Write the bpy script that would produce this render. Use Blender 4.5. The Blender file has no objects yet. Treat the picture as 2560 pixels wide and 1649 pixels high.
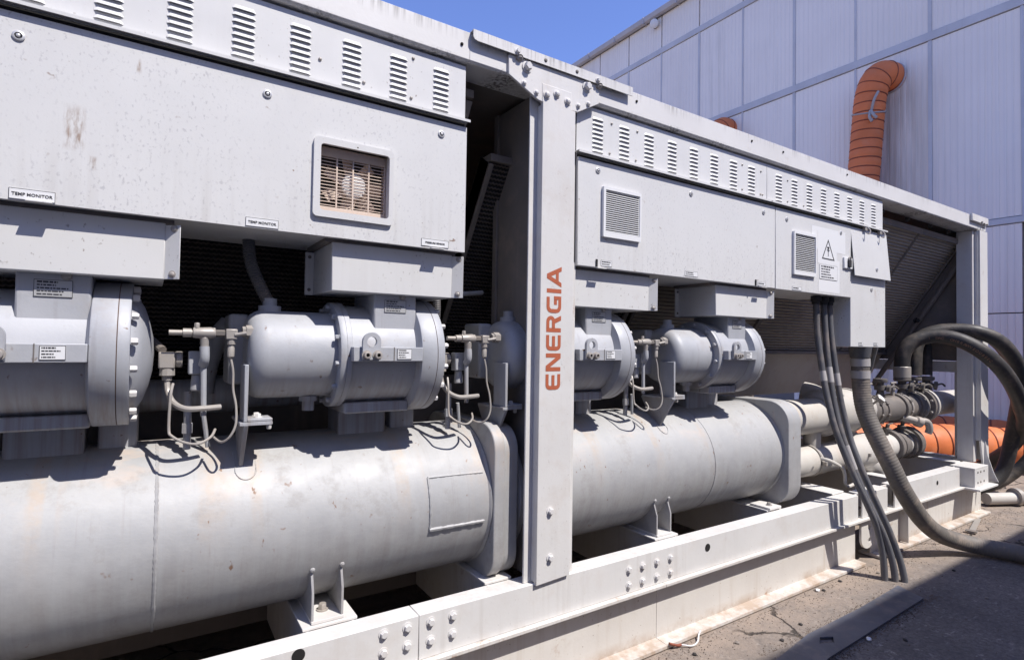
import bpy, math, random
from mathutils import Vector, Matrix, Euler
random.seed(7)
PI = math.pi
SC = bpy.context.scene
COL = SC.collection
# ------------------------------------------------------------------ camera, sky, sun, exposure
cam_d = bpy.data.cameras.new('camera'); cam = bpy.data.objects.new('camera', cam_d); COL.objects.link(cam)
SC.camera = cam
cam_d.sensor_width = 36.0; cam_d.sensor_fit = 'HORIZONTAL'; cam_d.lens = 19.49; cam_d.clip_end = 3000; cam_d.clip_start = 0.02
def cam_matrix(yaw, pitch, roll, loc):
    cy, sy, cp, sp = math.cos(yaw), math.sin(yaw), math.cos(pitch), math.sin(pitch)
    f = Vector((sy*cp, cy*cp, sp)); r = Vector((cy, -sy, 0)); u = r.cross(f)
    cr, sr = math.cos(roll), math.sin(roll)
    r2 = r*cr + u*sr; u2 = u*cr - r*sr
    m = Matrix((r2, u2, -f)).transposed().to_4x4(); m.translation = loc
    return m
cam.matrix_world = cam_matrix(math.radians(33.056), math.radians(1.444), math.radians(0.9065), Vector((0, -1.75, 1.36)))
SUN = Vector((0.45, -1.0, 1.6)).normalized()          # towards the sun
EL = math.asin(SUN.z); AZ = math.atan2(SUN.x, SUN.y)
W = bpy.data.worlds.new('World'); SC.world = W; W.use_nodes = True
wn = W.node_tree.nodes; wl = W.node_tree.links
bg = wn['Background']; sky = wn.new('ShaderNodeTexSky'); sky.sky_type = 'NISHITA'; sky.sun_disc = False
sky.sun_elevation = EL; sky.sun_rotation = AZ; sky.air_density = 1.0; sky.dust_density = 0.2; sky.ozone_density = 3.5
tint = wn.new('ShaderNodeMix'); tint.data_type = 'RGBA'; tint.blend_type = 'MULTIPLY'; tint.inputs[0].default_value = 1.0
wl.new(sky.outputs[0], tint.inputs[6]); tint.inputs[7].default_value = (0.99, 0.95, 1.30, 1)
wl.new(tint.outputs[2], bg.inputs[0]); bg.inputs[1].default_value = 0.122
sl = bpy.data.lights.new('sun', 'SUN'); sl.energy = 4.2; sl.angle = math.radians(0.53); sl.color = (1.0, 0.955, 0.895)
so = bpy.data.objects.new('sun', sl); COL.objects.link(so); so.rotation_euler = SUN.to_track_quat('Z', 'Y').to_euler(); so.location = (3, -6, 9)
SC.view_settings.view_transform = 'Standard'; SC.view_settings.look = 'None'; SC.view_settings.gamma = 1
SC.view_settings.exposure = 0.62; SC.view_settings.use_curve_mapping = False
SC.cycles.max_bounces = 12; SC.cycles.diffuse_bounces = 8

# ------------------------------------------------------------------ materials
def rgb(c): return (c[0], c[1], c[2], 1.0)
class NT:
    def __init__(s, name):
        s.m = bpy.data.materials.new(name); s.m.use_nodes = True
        s.n = s.m.node_tree.nodes; s.l = s.m.node_tree.links; s.b = s.n['Principled BSDF']
        s.geo = s.n.new('ShaderNodeNewGeometry'); s.pos = s.geo.outputs['Position']
    def scaled(s, v, src=None):
        x = s.n.new('ShaderNodeVectorMath'); x.operation = 'MULTIPLY'; s.l.new(src or s.pos, x.inputs[0]); x.inputs[1].default_value = v; return x.outputs[0]
    def noise(s, vec, scale, detail=4, rough=0.6):
        x = s.n.new('ShaderNodeTexNoise'); s.l.new(vec, x.inputs['Vector']); x.inputs['Scale'].default_value = scale
        x.inputs['Detail'].default_value = detail; x.inputs['Roughness'].default_value = rough; return x.outputs[0]
    def ramp(s, fac, a, b, va=0.0, vb=1.0):
        x = s.n.new('ShaderNodeMapRange'); s.l.new(fac, x.inputs[0]); x.inputs[1].default_value = a; x.inputs[2].default_value = b
        x.inputs[3].default_value = va; x.inputs[4].default_value = vb; x.clamp = True; return x.outputs[0]
    def mix(s, fac, a, b, mode='MIX'):
        x = s.n.new('ShaderNodeMix'); x.data_type = 'RGBA'; x.blend_type = mode
        for i, v in ((0, fac), (6, a), (7, b)):
            if isinstance(v, (int, float)): x.inputs[i].default_value = v
            elif isinstance(v, tuple): x.inputs[i].default_value = rgb(v)
            else: s.l.new(v, x.inputs[i])
        return x.outputs[2]
    def math(s, op, a, b=0.0):
        x = s.n.new('ShaderNodeMath'); x.operation = op
        for i, v in ((0, a), (1, b)):
            if isinstance(v, (int, float)): x.inputs[i].default_value = v
            else: s.l.new(v, x.inputs[i])
        return x.outputs[0]
    def bump(s, h, strength=0.2, dist=0.01):
        x = s.n.new('ShaderNodeBump'); s.l.new(h, x.inputs['Height']); x.inputs['Strength'].default_value = strength; x.inputs['Distance'].default_value = dist
        s.l.new(x.outputs[0], s.b.inputs['Normal'])
    def color(s, c):
        if isinstance(c, tuple): s.b.inputs['Base Color'].default_value = rgb(c)
        else: s.l.new(c, s.b.inputs['Base Color'])
    def axis(s, i):
        x = s.n.new('ShaderNodeSeparateXYZ'); s.l.new(s.pos, x.inputs[0]); return x.outputs[i]
def paint(name, base, rough=0.45, metal=0.0, patch=0.08, streak=0.0, streak_col=(0.30, 0.27, 0.24), speck=0.0, speck_col=(0.16, 0.12, 0.09), rust=0.0, dust=0.0, bump=0.0, bump_scale=60, spec=0.4):
    t = NT(name); b = tuple(base); c = b
    n1 = t.noise(t.pos, 2.3, 5)
    c = t.mix(t.ramp(n1, 0.35, 0.7), tuple(x*(1-patch) for x in b), tuple(min(1, x*(1+patch)) for x in b))
    if streak:
        v = t.scaled((26, 26, 1.1)); n = t.noise(v, 1.0, 3); n2 = t.noise(t.pos, 1.7, 3)
        f = t.math('MULTIPLY', t.ramp(n, 0.52, 0.74), t.ramp(n2, 0.42, 0.62, 0.0, streak))
        c = t.mix(f, c, streak_col)
    if dust:
        n = t.noise(t.pos, 7.0, 6, 0.7); c = t.mix(t.ramp(n, 0.5, 0.72, 0, dust), c, (0.42, 0.33, 0.26))
    if speck:
        n = t.noise(t.scaled((1, 1, 0.75)), 95, 2, 0.5); n2 = t.noise(t.pos, 3.1, 3)
        f = t.math('MULTIPLY', t.ramp(n, 0.66, 0.74), t.ramp(n2, 0.40, 0.62, 0, speck)); c = t.mix(f, c, speck_col)
    if rust:
        n = t.noise(t.pos, 9, 5, 0.72); n2 = t.noise(t.pos, 1.9, 2)
        f = t.math('MULTIPLY', t.ramp(n, 0.62, 0.72), t.ramp(n2, 0.5, 0.62, 0, rust)); c = t.mix(f, c, (0.23, 0.10, 0.045))
    t.color(c)
    rr = t.ramp(t.noise(t.pos, 14, 4), 0.3, 0.7, rough-0.07, rough+0.1); t.l.new(rr, t.b.inputs['Roughness'])
    t.b.inputs['Metallic'].default_value = metal; t.b.inputs['Specular IOR Level'].default_value = spec
    if bump: t.bump(t.noise(t.pos, bump_scale, 3), bump, 0.004)
    return t.m
def plain(name, base, rough=0.5, metal=0.0, spec=0.4):
    t = NT(name); t.color(tuple(base)); t.b.inputs['Roughness'].default_value = rough; t.b.inputs['Metallic'].default_value = metal
    t.b.inputs['Specular IOR Level'].default_value = spec; return t.m
MT = {}
MT['cab'] = paint('cabinet_paint', (0.585, 0.58, 0.57), 0.42, patch=0.04, streak=0.16, streak_col=(0.42, 0.39, 0.36), speck=0.75, rust=0.25, bump=0.05, bump_scale=240)
MT['frame'] = paint('frame_paint', (0.60, 0.585, 0.565), 0.5, patch=0.05, streak=0.34, streak_col=(0.34, 0.30, 0.26), speck=0.3, rust=0.55, dust=0.25, bump=0.08, bump_scale=90)
MT['base'] = None
MT['mach'] = None
MT['pipe'] = paint('beige_pipe_paint', (0.50, 0.475, 0.44), 0.55, patch=0.08, streak=0.3, dust=0.4, rust=0.3, bump=0.08)
MT['dpipe'] = paint('dark_pipe_paint', (0.15, 0.135, 0.125), 0.55, patch=0.15, dust=0.3, rust=0.4, bump=0.1)
MT['fit'] = paint('fitting_metal', (0.34, 0.315, 0.29), 0.42, metal=0.15, patch=0.12, dust=0.4, rust=0.3, bump=0.1)
MT['bolt'] = paint('bolt_paint', (0.58, 0.565, 0.55), 0.45, patch=0.1, dust=0.3, rust=0.45)
MT['chrome'] = plain('latch_metal', (0.50, 0.50, 0.51), 0.4, 0.3)
MT['dark'] = plain('dark_gap', (0.012, 0.011, 0.011), 0.9)
MT['black'] = plain('black_plastic', (0.025, 0.024, 0.024), 0.6)
MT['text'] = plain('print_grey', (0.035, 0.035, 0.04), 0.6)
MT['white'] = plain('label_white', (0.68, 0.68, 0.68), 0.45)
MT['alu'] = plain('nameplate_metal', (0.42, 0.42, 0.42), 0.4, 0.2)
MT['red'] = plain('print_rust_red', (0.40, 0.108, 0.052), 0.5)
MT['beige'] = paint('beige_plastic', (0.62, 0.50, 0.41), 0.5, patch=0.08, dust=0.5, streak=0.2)
MT['rubber'] = paint('dusty_rubber', (0.045, 0.042, 0.041), 0.5, patch=0.25, dust=0.22, spec=0.3, bump=0.1, bump_scale=120)
MT['hosegrey'] = paint('dusty_conduit', (0.15, 0.135, 0.12), 0.6, patch=0.2, dust=0.5, spec=0.3)
MT['cond'] = paint('grey_conduit', (0.105, 0.105, 0.112), 0.5, patch=0.2, dust=0.35, spec=0.35)
MT['orange'] = paint('orange_fabric', (0.66, 0.185, 0.064), 0.55, patch=0.12, dust=0.15, bump=0.6, bump_scale=14, spec=0.3)
MT['hoop'] = plain('dark_orange_hoop', (0.22, 0.06, 0.032), 0.6)
MT['tape'] = plain('grey_tape', (0.36, 0.34, 0.33), 0.6)
MT['inner'] = paint('inner_paint', (0.185, 0.165, 0.152), 0.6, patch=0.15, dust=0.3, rust=0.3, streak=0.3)
MT['trim'] = paint('wall_trim', (0.52, 0.525, 0.55), 0.4, patch=0.08, streak=0.15)
MT['gutter'] = paint('gutter_metal', (0.42, 0.41, 0.43), 0.45, patch=0.08)
MT['block'] = paint('shade_wall_render', (0.76, 0.71, 0.63), 0.9, patch=0.12, streak=0.4)  # pale so the unseen wall bounces more light onto the machine
MT['stone'] = paint('stone', (0.22, 0.19, 0.165), 0.9, patch=0.3)
MT['rustline'] = paint('rusty_seam', (0.12, 0.075, 0.055), 0.8, patch=0.4)
MT['soil'] = paint('soil', (0.15, 0.115, 0.09), 0.95, patch=0.4)
MT['darkstone'] = paint('dark_stone', (0.05, 0.045, 0.042), 0.9, patch=0.3)

def m_base():
    t = NT('base_paint'); z = t.axis(2)
    c = t.mix(t.ramp(t.noise(t.pos, 2.3, 5), 0.35, 0.7), (0.53, 0.50, 0.465), (0.60, 0.575, 0.54))
    n = t.noise(t.scaled((22, 22, 1.2)), 1.0, 4); f = t.math('MULTIPLY', t.ramp(n, 0.5, 0.72), t.ramp(t.noise(t.pos, 1.7, 3), 0.42, 0.62, 0, 0.5)); c = t.mix(f, c, (0.36, 0.28, 0.21))
    n = t.noise(t.pos, 60, 2); c = t.mix(t.ramp(n, 0.70, 0.75, 0, 0.8), c, (0.20, 0.13, 0.09))
    n = t.noise(t.pos, 7, 6, 0.75); f = t.math('MULTIPLY', t.ramp(n, 0.40, 0.60), t.ramp(z, 0.02, 0.075, 0.95, 0.0)); c = t.mix(f, c, (0.38, 0.29, 0.22))
    n = t.noise(t.pos, 13, 5, 0.75); f = t.math('MULTIPLY', t.ramp(n, 0.60, 0.70), t.ramp(t.noise(t.pos, 2, 2), 0.48, 0.6, 0, 0.8)); c = t.mix(f, c, (0.30, 0.16, 0.085))
    t.color(c); t.b.inputs['Roughness'].default_value = 0.6; t.b.inputs['Specular IOR Level'].default_value = 0.3; t.bump(t.noise(t.pos, 80, 4), 0.12, 0.004); return t.m
MT['base'] = m_base()
def m_mach():
    t = NT('machine_paint'); z = t.axis(2)
    c = t.mix(t.ramp(t.noise(t.pos, 3.5, 6, 0.65), 0.35, 0.68), (0.335, 0.345, 0.368), (0.405, 0.41, 0.43))
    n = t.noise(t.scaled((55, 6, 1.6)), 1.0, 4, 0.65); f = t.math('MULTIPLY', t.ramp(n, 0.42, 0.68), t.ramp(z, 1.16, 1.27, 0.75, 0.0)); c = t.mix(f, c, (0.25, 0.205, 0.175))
    n = t.noise(t.pos, 4, 6, 0.72); c = t.mix(t.ramp(n, 0.55, 0.72, 0, 0.5), c, (0.33, 0.285, 0.25))
    n = t.noise(t.scaled((30, 20, 2)), 1.0, 3); c = t.mix(t.ramp(n, 0.62, 0.74, 0, 0.3), c, (0.24, 0.22, 0.22))
    n = t.noise(t.pos, 42, 2); f = t.math('MULTIPLY', t.ramp(n, 0.69, 0.75), t.ramp(t.noise(t.pos, 4, 2), 0.42, 0.58, 0, 0.9)); c = t.mix(f, c, (0.16, 0.10, 0.07))
    t.color(c); t.l.new(t.ramp(t.noise(t.pos, 14, 4), 0.3, 0.7, 0.42, 0.6), t.b.inputs['Roughness']); t.b.inputs['Metallic'].default_value = 0.05
    t.b.inputs['Specular IOR Level'].default_value = 0.4; t.bump(t.noise(t.pos, 110, 4), 0.12, 0.003); return t.m
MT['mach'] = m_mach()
def m_vessel():
    t = NT('vessel_paint')
    n1 = t.noise(t.pos, 3.0, 5); c = t.mix(t.ramp(n1, 0.35, 0.7), (0.325, 0.327, 0.334), (0.385, 0.385, 0.386))
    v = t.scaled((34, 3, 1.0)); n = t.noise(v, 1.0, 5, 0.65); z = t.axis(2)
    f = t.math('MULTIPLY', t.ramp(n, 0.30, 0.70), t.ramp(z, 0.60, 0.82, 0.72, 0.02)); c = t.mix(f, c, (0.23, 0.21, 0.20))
    n = t.noise(t.scaled((75, 2, 0.8)), 1.0, 2); f = t.math('MULTIPLY', t.ramp(n, 0.60, 0.72), t.ramp(t.noise(t.pos, 4, 2), 0.45, 0.62, 0, 0.32)); c = t.mix(f, c, (0.24, 0.21, 0.20))
    n = t.noise(t.scaled((2.2, 1, 1)), 6.0, 6, 0.75); c = t.mix(t.ramp(n, 0.5, 0.75, 0, 0.35), c, (0.40, 0.375, 0.35))
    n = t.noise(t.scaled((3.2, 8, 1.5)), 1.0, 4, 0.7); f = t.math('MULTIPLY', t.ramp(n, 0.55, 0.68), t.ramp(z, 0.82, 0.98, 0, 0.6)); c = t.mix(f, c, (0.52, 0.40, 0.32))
    n = t.noise(t.pos, 26, 2, 0.5); c = t.mix(t.ramp(n, 0.74, 0.78, 0, 0.85), c, (0.20, 0.12, 0.08))
    n = t.noise(t.scaled((60, 9, 6)), 1.0, 2); c = t.mix(t.ramp(n, 0.70, 0.80, 0, 0.45), c, (0.22, 0.18, 0.16))
    n = t.noise(t.pos, 9, 6, 0.75); c = t.mix(t.ramp(n, 0.40, 0.62, 0.0, 0.4), c, (0.415, 0.413, 0.412))
    n = t.noise(t.pos, 6, 6, 0.78); c = t.mix(t.ramp(n, 0.54, 0.68, 0.0, 0.55), c, (0.26, 0.242, 0.228))
    n = t.noise(t.scaled((11, 0.2, 0.5)), 1.0, 3, 0.6); nn = t.noise(t.pos, 22, 5, 0.75)
    f = t.math('MULTIPLY', t.math('MULTIPLY', t.ramp(n, 0.56, 0.66), t.ramp(nn, 0.34, 0.6)), t.ramp(z, 0.70, 0.92, 0.0, 0.75)); c = t.mix(f, c, (0.40, 0.335, 0.28))
    n = t.noise(t.scaled((1, 1, 0.5)), 34, 3, 0.6); f = t.math('MULTIPLY', t.ramp(n, 0.68, 0.73), t.ramp(t.noise(t.pos, 3, 2), 0.42, 0.55, 0, 0.9)); c = t.mix(f, c, (0.19, 0.105, 0.06))
    t.color(c); t.l.new(t.ramp(t.noise(t.pos, 12, 4), 0.3, 0.7, 0.5, 0.66), t.b.inputs['Roughness']); t.b.inputs['Metallic'].default_value = 0.08
    t.b.inputs['Specular IOR Level'].default_value = 0.4
    t.bump(t.noise(t.scaled((1.0, 1.6, 1.6)), 60, 4), 0.10, 0.004)
    return t.m
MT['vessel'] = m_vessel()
def m_rail():
    t = NT('rail_paint'); z = t.axis(2); c = t.mix(t.ramp(t.noise(t.pos, 2.3, 5), 0.35, 0.7), (0.565, 0.55, 0.53), (0.625, 0.61, 0.59))
    n = t.noise(t.scaled((85, 30, 3.5)), 1.0, 3); n2 = t.noise(t.scaled((3.5, 1, 1)), 1.0, 4, 0.7)
    f = t.math('MULTIPLY', t.math('MULTIPLY', t.ramp(n, 0.46, 0.66), t.ramp(n2, 0.42, 0.62)), t.ramp(z, 2.432, 2.485, 0.0, 0.85)); c = t.mix(f, c, (0.13, 0.115, 0.10))
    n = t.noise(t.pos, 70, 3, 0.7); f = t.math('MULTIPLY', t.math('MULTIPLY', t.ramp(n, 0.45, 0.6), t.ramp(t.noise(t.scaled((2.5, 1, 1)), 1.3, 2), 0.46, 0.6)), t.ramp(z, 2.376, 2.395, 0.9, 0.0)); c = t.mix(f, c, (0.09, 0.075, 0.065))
    f = t.math('MULTIPLY', t.ramp(t.noise(t.pos, 9, 5, 0.72), 0.6, 0.72), t.ramp(t.noise(t.pos, 1.6, 2), 0.5, 0.65, 0, 0.5)); c = t.mix(f, c, (0.36, 0.26, 0.18))
    t.color(c); t.b.inputs['Roughness'].default_value = 0.5; t.bump(t.noise(t.pos, 90, 3), 0.08, 0.004); return t.m
MT['rail'] = m_rail()
def m_door():
    t = NT('door_paint'); x = t.axis(0); z = t.axis(2); c = t.mix(t.ramp(t.noise(t.pos, 2.0, 5), 0.35, 0.7), (0.575, 0.57, 0.56), (0.61, 0.605, 0.595))
    n = t.noise(t.scaled((40, 40, 1.3)), 1.0, 3); f = t.math('MULTIPLY', t.ramp(n, 0.5, 0.72), t.ramp(z, 1.68, 1.95, 0.26, 0.0)); c = t.mix(f, c, (0.36, 0.33, 0.30))
    n = t.noise(t.scaled((1, 1, 0.7)), 120, 2); f = t.math('MULTIPLY', t.ramp(n, 0.58, 0.70), t.ramp(t.noise(t.pos, 2.2, 4), 0.40, 0.62, 0.15, 0.6)); c = t.mix(f, c, (0.29, 0.28, 0.30))
    n = t.noise(t.pos, 38, 2); f = t.math('MULTIPLY', t.ramp(n, 0.72, 0.77), t.ramp(t.noise(t.pos, 3, 2), 0.45, 0.6, 0, 0.9)); c = t.mix(f, c, (0.20, 0.12, 0.075))
    for xc, zc, w, h in ((-0.175, 1.885, 0.022, 0.055), (-0.045, 2.08, 0.006, 0.02), (-0.135, 1.80, 0.008, 0.02)):
        d = t.math('MAXIMUM', t.math('DIVIDE', t.math('ABSOLUTE', t.math('SUBTRACT', x, xc)), w), t.math('DIVIDE', t.math('ABSOLUTE', t.math('SUBTRACT', z, zc)), h))
        f = t.math('MULTIPLY', t.ramp(d, 0.5, 1.1, 1, 0), t.ramp(t.noise(t.scaled((120, 1, 25)), 1.0, 4), 0.42, 0.62, 0, 0.85)); c = t.mix(f, c, (0.27, 0.19, 0.14))
    t.color(c); t.l.new(t.ramp(t.noise(t.pos, 14, 4), 0.3, 0.7, 0.36, 0.5), t.b.inputs['Roughness']); t.bump(t.noise(t.pos, 240, 3), 0.05, 0.004); return t.m
MT['door'] = m_door()
def m_coil(name, base, gap, pitch, wav):
    t = NT(name); z = t.axis(2); x = t.axis(0)
    w = t.math('MULTIPLY', t.math('SINE', t.math('MULTIPLY', x, 2*PI/0.017)), wav)
    s = t.math('SINE', t.math('MULTIPLY', t.math('ADD', z, w), 2*PI/pitch))
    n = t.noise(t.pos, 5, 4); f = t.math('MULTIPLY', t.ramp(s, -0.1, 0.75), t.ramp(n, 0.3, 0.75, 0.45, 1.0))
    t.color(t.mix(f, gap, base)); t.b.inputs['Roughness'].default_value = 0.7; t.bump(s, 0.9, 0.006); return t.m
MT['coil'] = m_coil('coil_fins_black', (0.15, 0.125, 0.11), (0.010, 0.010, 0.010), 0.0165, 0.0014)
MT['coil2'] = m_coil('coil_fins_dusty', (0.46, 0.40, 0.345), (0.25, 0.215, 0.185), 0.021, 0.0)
def m_wall():
    t = NT('wall_panel_metal'); y = t.axis(1); z = t.axis(2)
    c = t.mix(t.ramp(t.noise(t.pos, 0.6, 4), 0.3, 0.7), (0.77, 0.72, 0.665), (0.845, 0.795, 0.735))
    s = t.math('SINE', t.math('MULTIPLY', y, 2*PI/0.083))
    c = t.mix(t.ramp(s, 0.6, 1.0, 0, 0.10), c, (0.42, 0.43, 0.50))
    n = t.noise(t.scaled((1, 9, 0.35)), 1.0, 4); n2 = t.noise(t.scaled((1, 0.7, 0.25)), 1.0, 2)
    c = t.mix(t.math('MULTIPLY', t.ramp(n, 0.5, 0.75), t.ramp(n2, 0.45, 0.65, 0, 0.5)), c, (0.46, 0.44, 0.40))
    # runs of grime below the duct openings
    for yc, zt in ((2.08, 5.6), (4.92, 5.6)):
        d = t.math('ABSOLUTE', t.math('SUBTRACT', y, yc)); k = t.ramp(d, 0.15, 0.75, 1, 0)
        hh = t.ramp(z, zt-0.5, zt, 1, 0)
        nn = t.noise(t.scaled((1, 6, 0.3)), 2.0, 4)
        c = t.mix(t.math('MULTIPLY', t.math('MULTIPLY', k, hh), t.ramp(nn, 0.3, 0.65, 0.1, 0.85)), c, (0.38, 0.34, 0.29))
    c = t.mix(t.ramp(z, 7.9, 8.7, 0, 0.22), c, (0.66, 0.60, 0.50))
    t.color(c); t.b.inputs['Roughness'].default_value = 0.45; t.bump(s, 0.25, 0.004); return t.m
MT['wall'] = m_wall()
def m_ground():
    t = NT('yard_ground'); y = t.axis(1)
    n1 = t.noise(t.pos, 2.1, 8, 0.7); c = t.mix(t.ramp(n1, 0.32, 0.68), (0.185, 0.162, 0.146), (0.30, 0.265, 0.238))
    n = t.noise(t.pos, 0.9, 5, 0.7); c = t.mix(t.ramp(n, 0.5, 0.68, 0, 0.5), c, (0.125, 0.115, 0.108))
    n = t.noise(t.pos, 60, 4, 0.75); c = t.mix(t.ramp(n, 0.3, 0.72, 0, 0.7), c, (0.10, 0.09, 0.085))
    n = t.noise(t.pos, 18, 5, 0.75); c = t.mix(t.ramp(n, 0.56, 0.70, 0, 0.7), c, (0.13, 0.10, 0.08))
    n = t.noise(t.pos, 30, 6, 0.8); c = t.mix(t.ramp(n, 0.42, 0.66, 0.0, 0.75), c, (0.10, 0.09, 0.085))
    n = t.noise(t.pos, 9, 3, 0.6); n3 = t.noise(t.pos, 46, 3, 0.7); c = t.mix(t.math('MULTIPLY', t.ramp(n, 0.52, 0.66), t.ramp(n3, 0.52, 0.62, 0, 0.8)), c, (0.37, 0.335, 0.305))
    n = t.noise(t.scaled((9, 30, 1)), 1.0, 3, 0.7); c = t.mix(t.ramp(n, 0.62, 0.72, 0, 0.6), c, (0.38, 0.35, 0.32))
    n = t.noise(t.pos, 130, 2); c = t.mix(t.ramp(n, 0.68, 0.75, 0, 0.7), c, (0.40, 0.37, 0.34))
    f = t.math('MULTIPLY', t.ramp(y, -0.42, -0.10, 0, 0.92), t.ramp(t.noise(t.pos, 6, 7, 0.75), 0.32, 0.56, 0.2, 1)); c = t.mix(f, c, (0.33, 0.265, 0.215))
    v = t.n.new('ShaderNodeTexVoronoi'); v.feature = 'DISTANCE_TO_EDGE'; v.inputs['Scale'].default_value = 0.62
    wob = t.n.new('ShaderNodeVectorMath'); wob.operation = 'ADD'; nn = t.n.new('ShaderNodeTexNoise'); nn.inputs['Scale'].default_value = 6; nn.inputs['Detail'].default_value = 6; t.l.new(t.pos, nn.inputs['Vector'])
    sc = t.n.new('ShaderNodeVectorMath'); sc.operation = 'SCALE'; t.l.new(nn.outputs['Color'], sc.inputs[0]); sc.inputs['Scale'].default_value = 0.17
    t.l.new(t.pos, wob.inputs[0]); t.l.new(sc.outputs[0], wob.inputs[1]); t.l.new(wob.outputs[0], v.inputs['Vector'])
    cr = t.ramp(v.outputs['Distance'], 0.0015, 0.006, 1, 0); cr = t.math('MULTIPLY', cr, t.ramp(t.noise(t.pos, 1.1, 2), 0.42, 0.5)); c = t.mix(t.math('MULTIPLY', cr, 0.85), c, (0.03, 0.026, 0.024))
    t.color(c); t.b.inputs['Roughness'].default_value = 0.9; t.b.inputs['Specular IOR Level'].default_value = 0.22
    h = t.math('ADD', t.noise(t.pos, 120, 6, 0.75), t.math('MULTIPLY', cr, -2.0)); h = t.math('ADD', h, t.math('MULTIPLY', t.noise(t.pos, 14, 5, 0.7), 2.0)); t.bump(h, 0.75, 0.008); return t.m
MT['ground'] = m_ground()
MT['plate'] = paint('weathered_steel_plate', (0.095, 0.10, 0.125), 0.45, metal=0.1, patch=0.25, dust=0.3, rust=0.9, streak=0.3, bump=0.06)

# ------------------------------------------------------------------ mesh helpers
class MB:
    def __init__(s): s.v = []; s.f = []; s.mi = []; s.cur = 0
    def add(s, vs, fs):
        o = len(s.v); s.v += [tuple(p) for p in vs]
        for f in fs: s.f.append(tuple(i+o for i in f)); s.mi.append(s.cur)
        return s
    def box(s, x0, x1, y0, y1, z0, z1, M=None):
        vs = [Vector((x, y, z)) for x in (x0, x1) for y in (y0, y1) for z in (z0, z1)]
        if M: vs = [M @ v for v in vs]
        return s.add(vs, [(0, 1, 3, 2), (4, 6, 7, 5), (0, 4, 5, 1), (2, 3, 7, 6), (0, 2, 6, 4), (1, 5, 7, 3)])
    def prism(s, poly, axis, a, b):
        # poly: 2D loop; axis 'x' -> (y,z), 'y' -> (x,z), 'z' -> (x,y)
        def P(p, t): return {'x': (t, p[0], p[1]), 'y': (p[0], t, p[1]), 'z': (p[0], p[1], t)}[axis]
        n = len(poly); vs = [P(p, a) for p in poly] + [P(p, b) for p in poly]
        fs = [tuple(range(n)), tuple(range(2*n-1, n-1, -1))] + [(i, i+n, (i+1) % n+n, (i+1) % n) for i in range(n)]
        return s.add(vs, fs)
    def lathe(s, prof, p0, d, n=48, cap=True):
        # prof: (t along d, radius)
        d = Vector(d).normalized(); q = d.to_track_quat('Z', 'X'); p0 = Vector(p0); vs = []; fs = []
        for t, r in prof:
            for k in range(n):
                a = 2*PI*k/n; vs.append(p0 + q @ Vector((r*math.cos(a), r*math.sin(a), t)))
        for i in range(len(prof)-1):
            for k in range(n): fs.append((i*n+k, i*n+(k+1) % n, (i+1)*n+(k+1) % n, (i+1)*n+k))
        if cap: fs.append(tuple(range(n-1, -1, -1))); fs.append(tuple((len(prof)-1)*n+k for k in range(n)))
        return s.add(vs, fs)
    def cyl(s, p0, p1, r, n=16):
        p0 = Vector(p0); p1 = Vector(p1); return s.lathe([(0, r), ((p1-p0).length, r)], p0, p1-p0, n)
    def tube(s, pts, r, n=12, cap=True):
        pts = [Vector(p) for p in pts]; m = len(pts); vs = []; fs = []
        T = [(pts[min(i+1, m-1)]-pts[max(i-1, 0)]).normalized() for i in range(m)]
        u = T[0].orthogonal().normalized()
        for i in range(m):
            u = (u - T[i]*u.dot(T[i])).normalized(); w = T[i].cross(u); rr = r(i) if callable(r) else r
            for k in range(n): a = 2*PI*k/n; vs.append(pts[i] + (u*math.cos(a)+w*math.sin(a))*rr)
        for i in range(m-1):
            for k in range(n): fs.append((i*n+k, i*n+(k+1) % n, (i+1)*n+(k+1) % n, (i+1)*n+k))
        if cap: fs.append(tuple(range(n-1, -1, -1))); fs.append(tuple((m-1)*n+k for k in range(n)))
        return s.add(vs, fs)
    def torus(s, c, d, R, r, n=24, k=6):
        q = Vector(d).normalized().to_track_quat('Z', 'X'); c = Vector(c); vs = []; fs = []
        for i in range(n):
            a = 2*PI*i/n
            for j in range(k):
                b = 2*PI*j/k; vs.append(c + q @ Vector(((R+r*math.cos(b))*math.cos(a), (R+r*math.cos(b))*math.sin(a), r*math.sin(b))))
        for i in range(n):
            for j in range(k): fs.append((i*k+j, ((i+1) % n)*k+j, ((i+1) % n)*k+(j+1) % k, i*k+(j+1) % k))
        return s.add(vs, fs)
    def mesh(s, name, mats):
        me = bpy.data.meshes.new(name); me.from_pydata(s.v, [], s.f)
        for m in (mats if isinstance(mats, (list, tuple)) else [mats]): me.materials.append(MT[m])
        me.polygons.foreach_set('material_index', s.mi); me.polygons.foreach_set('use_smooth', [True]*len(s.f))
        me.update(); me.set_sharp_from_angle(angle=math.radians(35)); return me
    def build(s, name, mats, parent=None, bevel=0.0, seg=2):
        return obj(name, s.mesh(name, mats), parent, bevel, seg)
def obj(name, me, parent=None, bevel=0.0, seg=2, loc=None, rot=None):
    o = bpy.data.objects.new(name, me); COL.objects.link(o)
    if loc is not None: o.location = loc
    if rot is not None: o.rotation_euler = rot
    if parent:
        o.parent = parent
        if parent.parent is None: o.matrix_parent_inverse = Matrix.Translation(-parent.location)
        else: o.matrix_parent_inverse = parent.matrix_basis.inverted()
    if bevel:
        m = o.modifiers.new('bevel', 'BEVEL'); m.width = bevel; m.segments = seg; m.limit_method = 'ANGLE'; m.angle_limit = math.radians(40)
    return o
def thing(name, label, cat, loc=(0, 0, 0), group=None):
    o = bpy.data.objects.new(name, None); COL.objects.link(o); o.location = loc; o.empty_display_size = 0.1
    return tag(o, label, cat, group)
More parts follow.
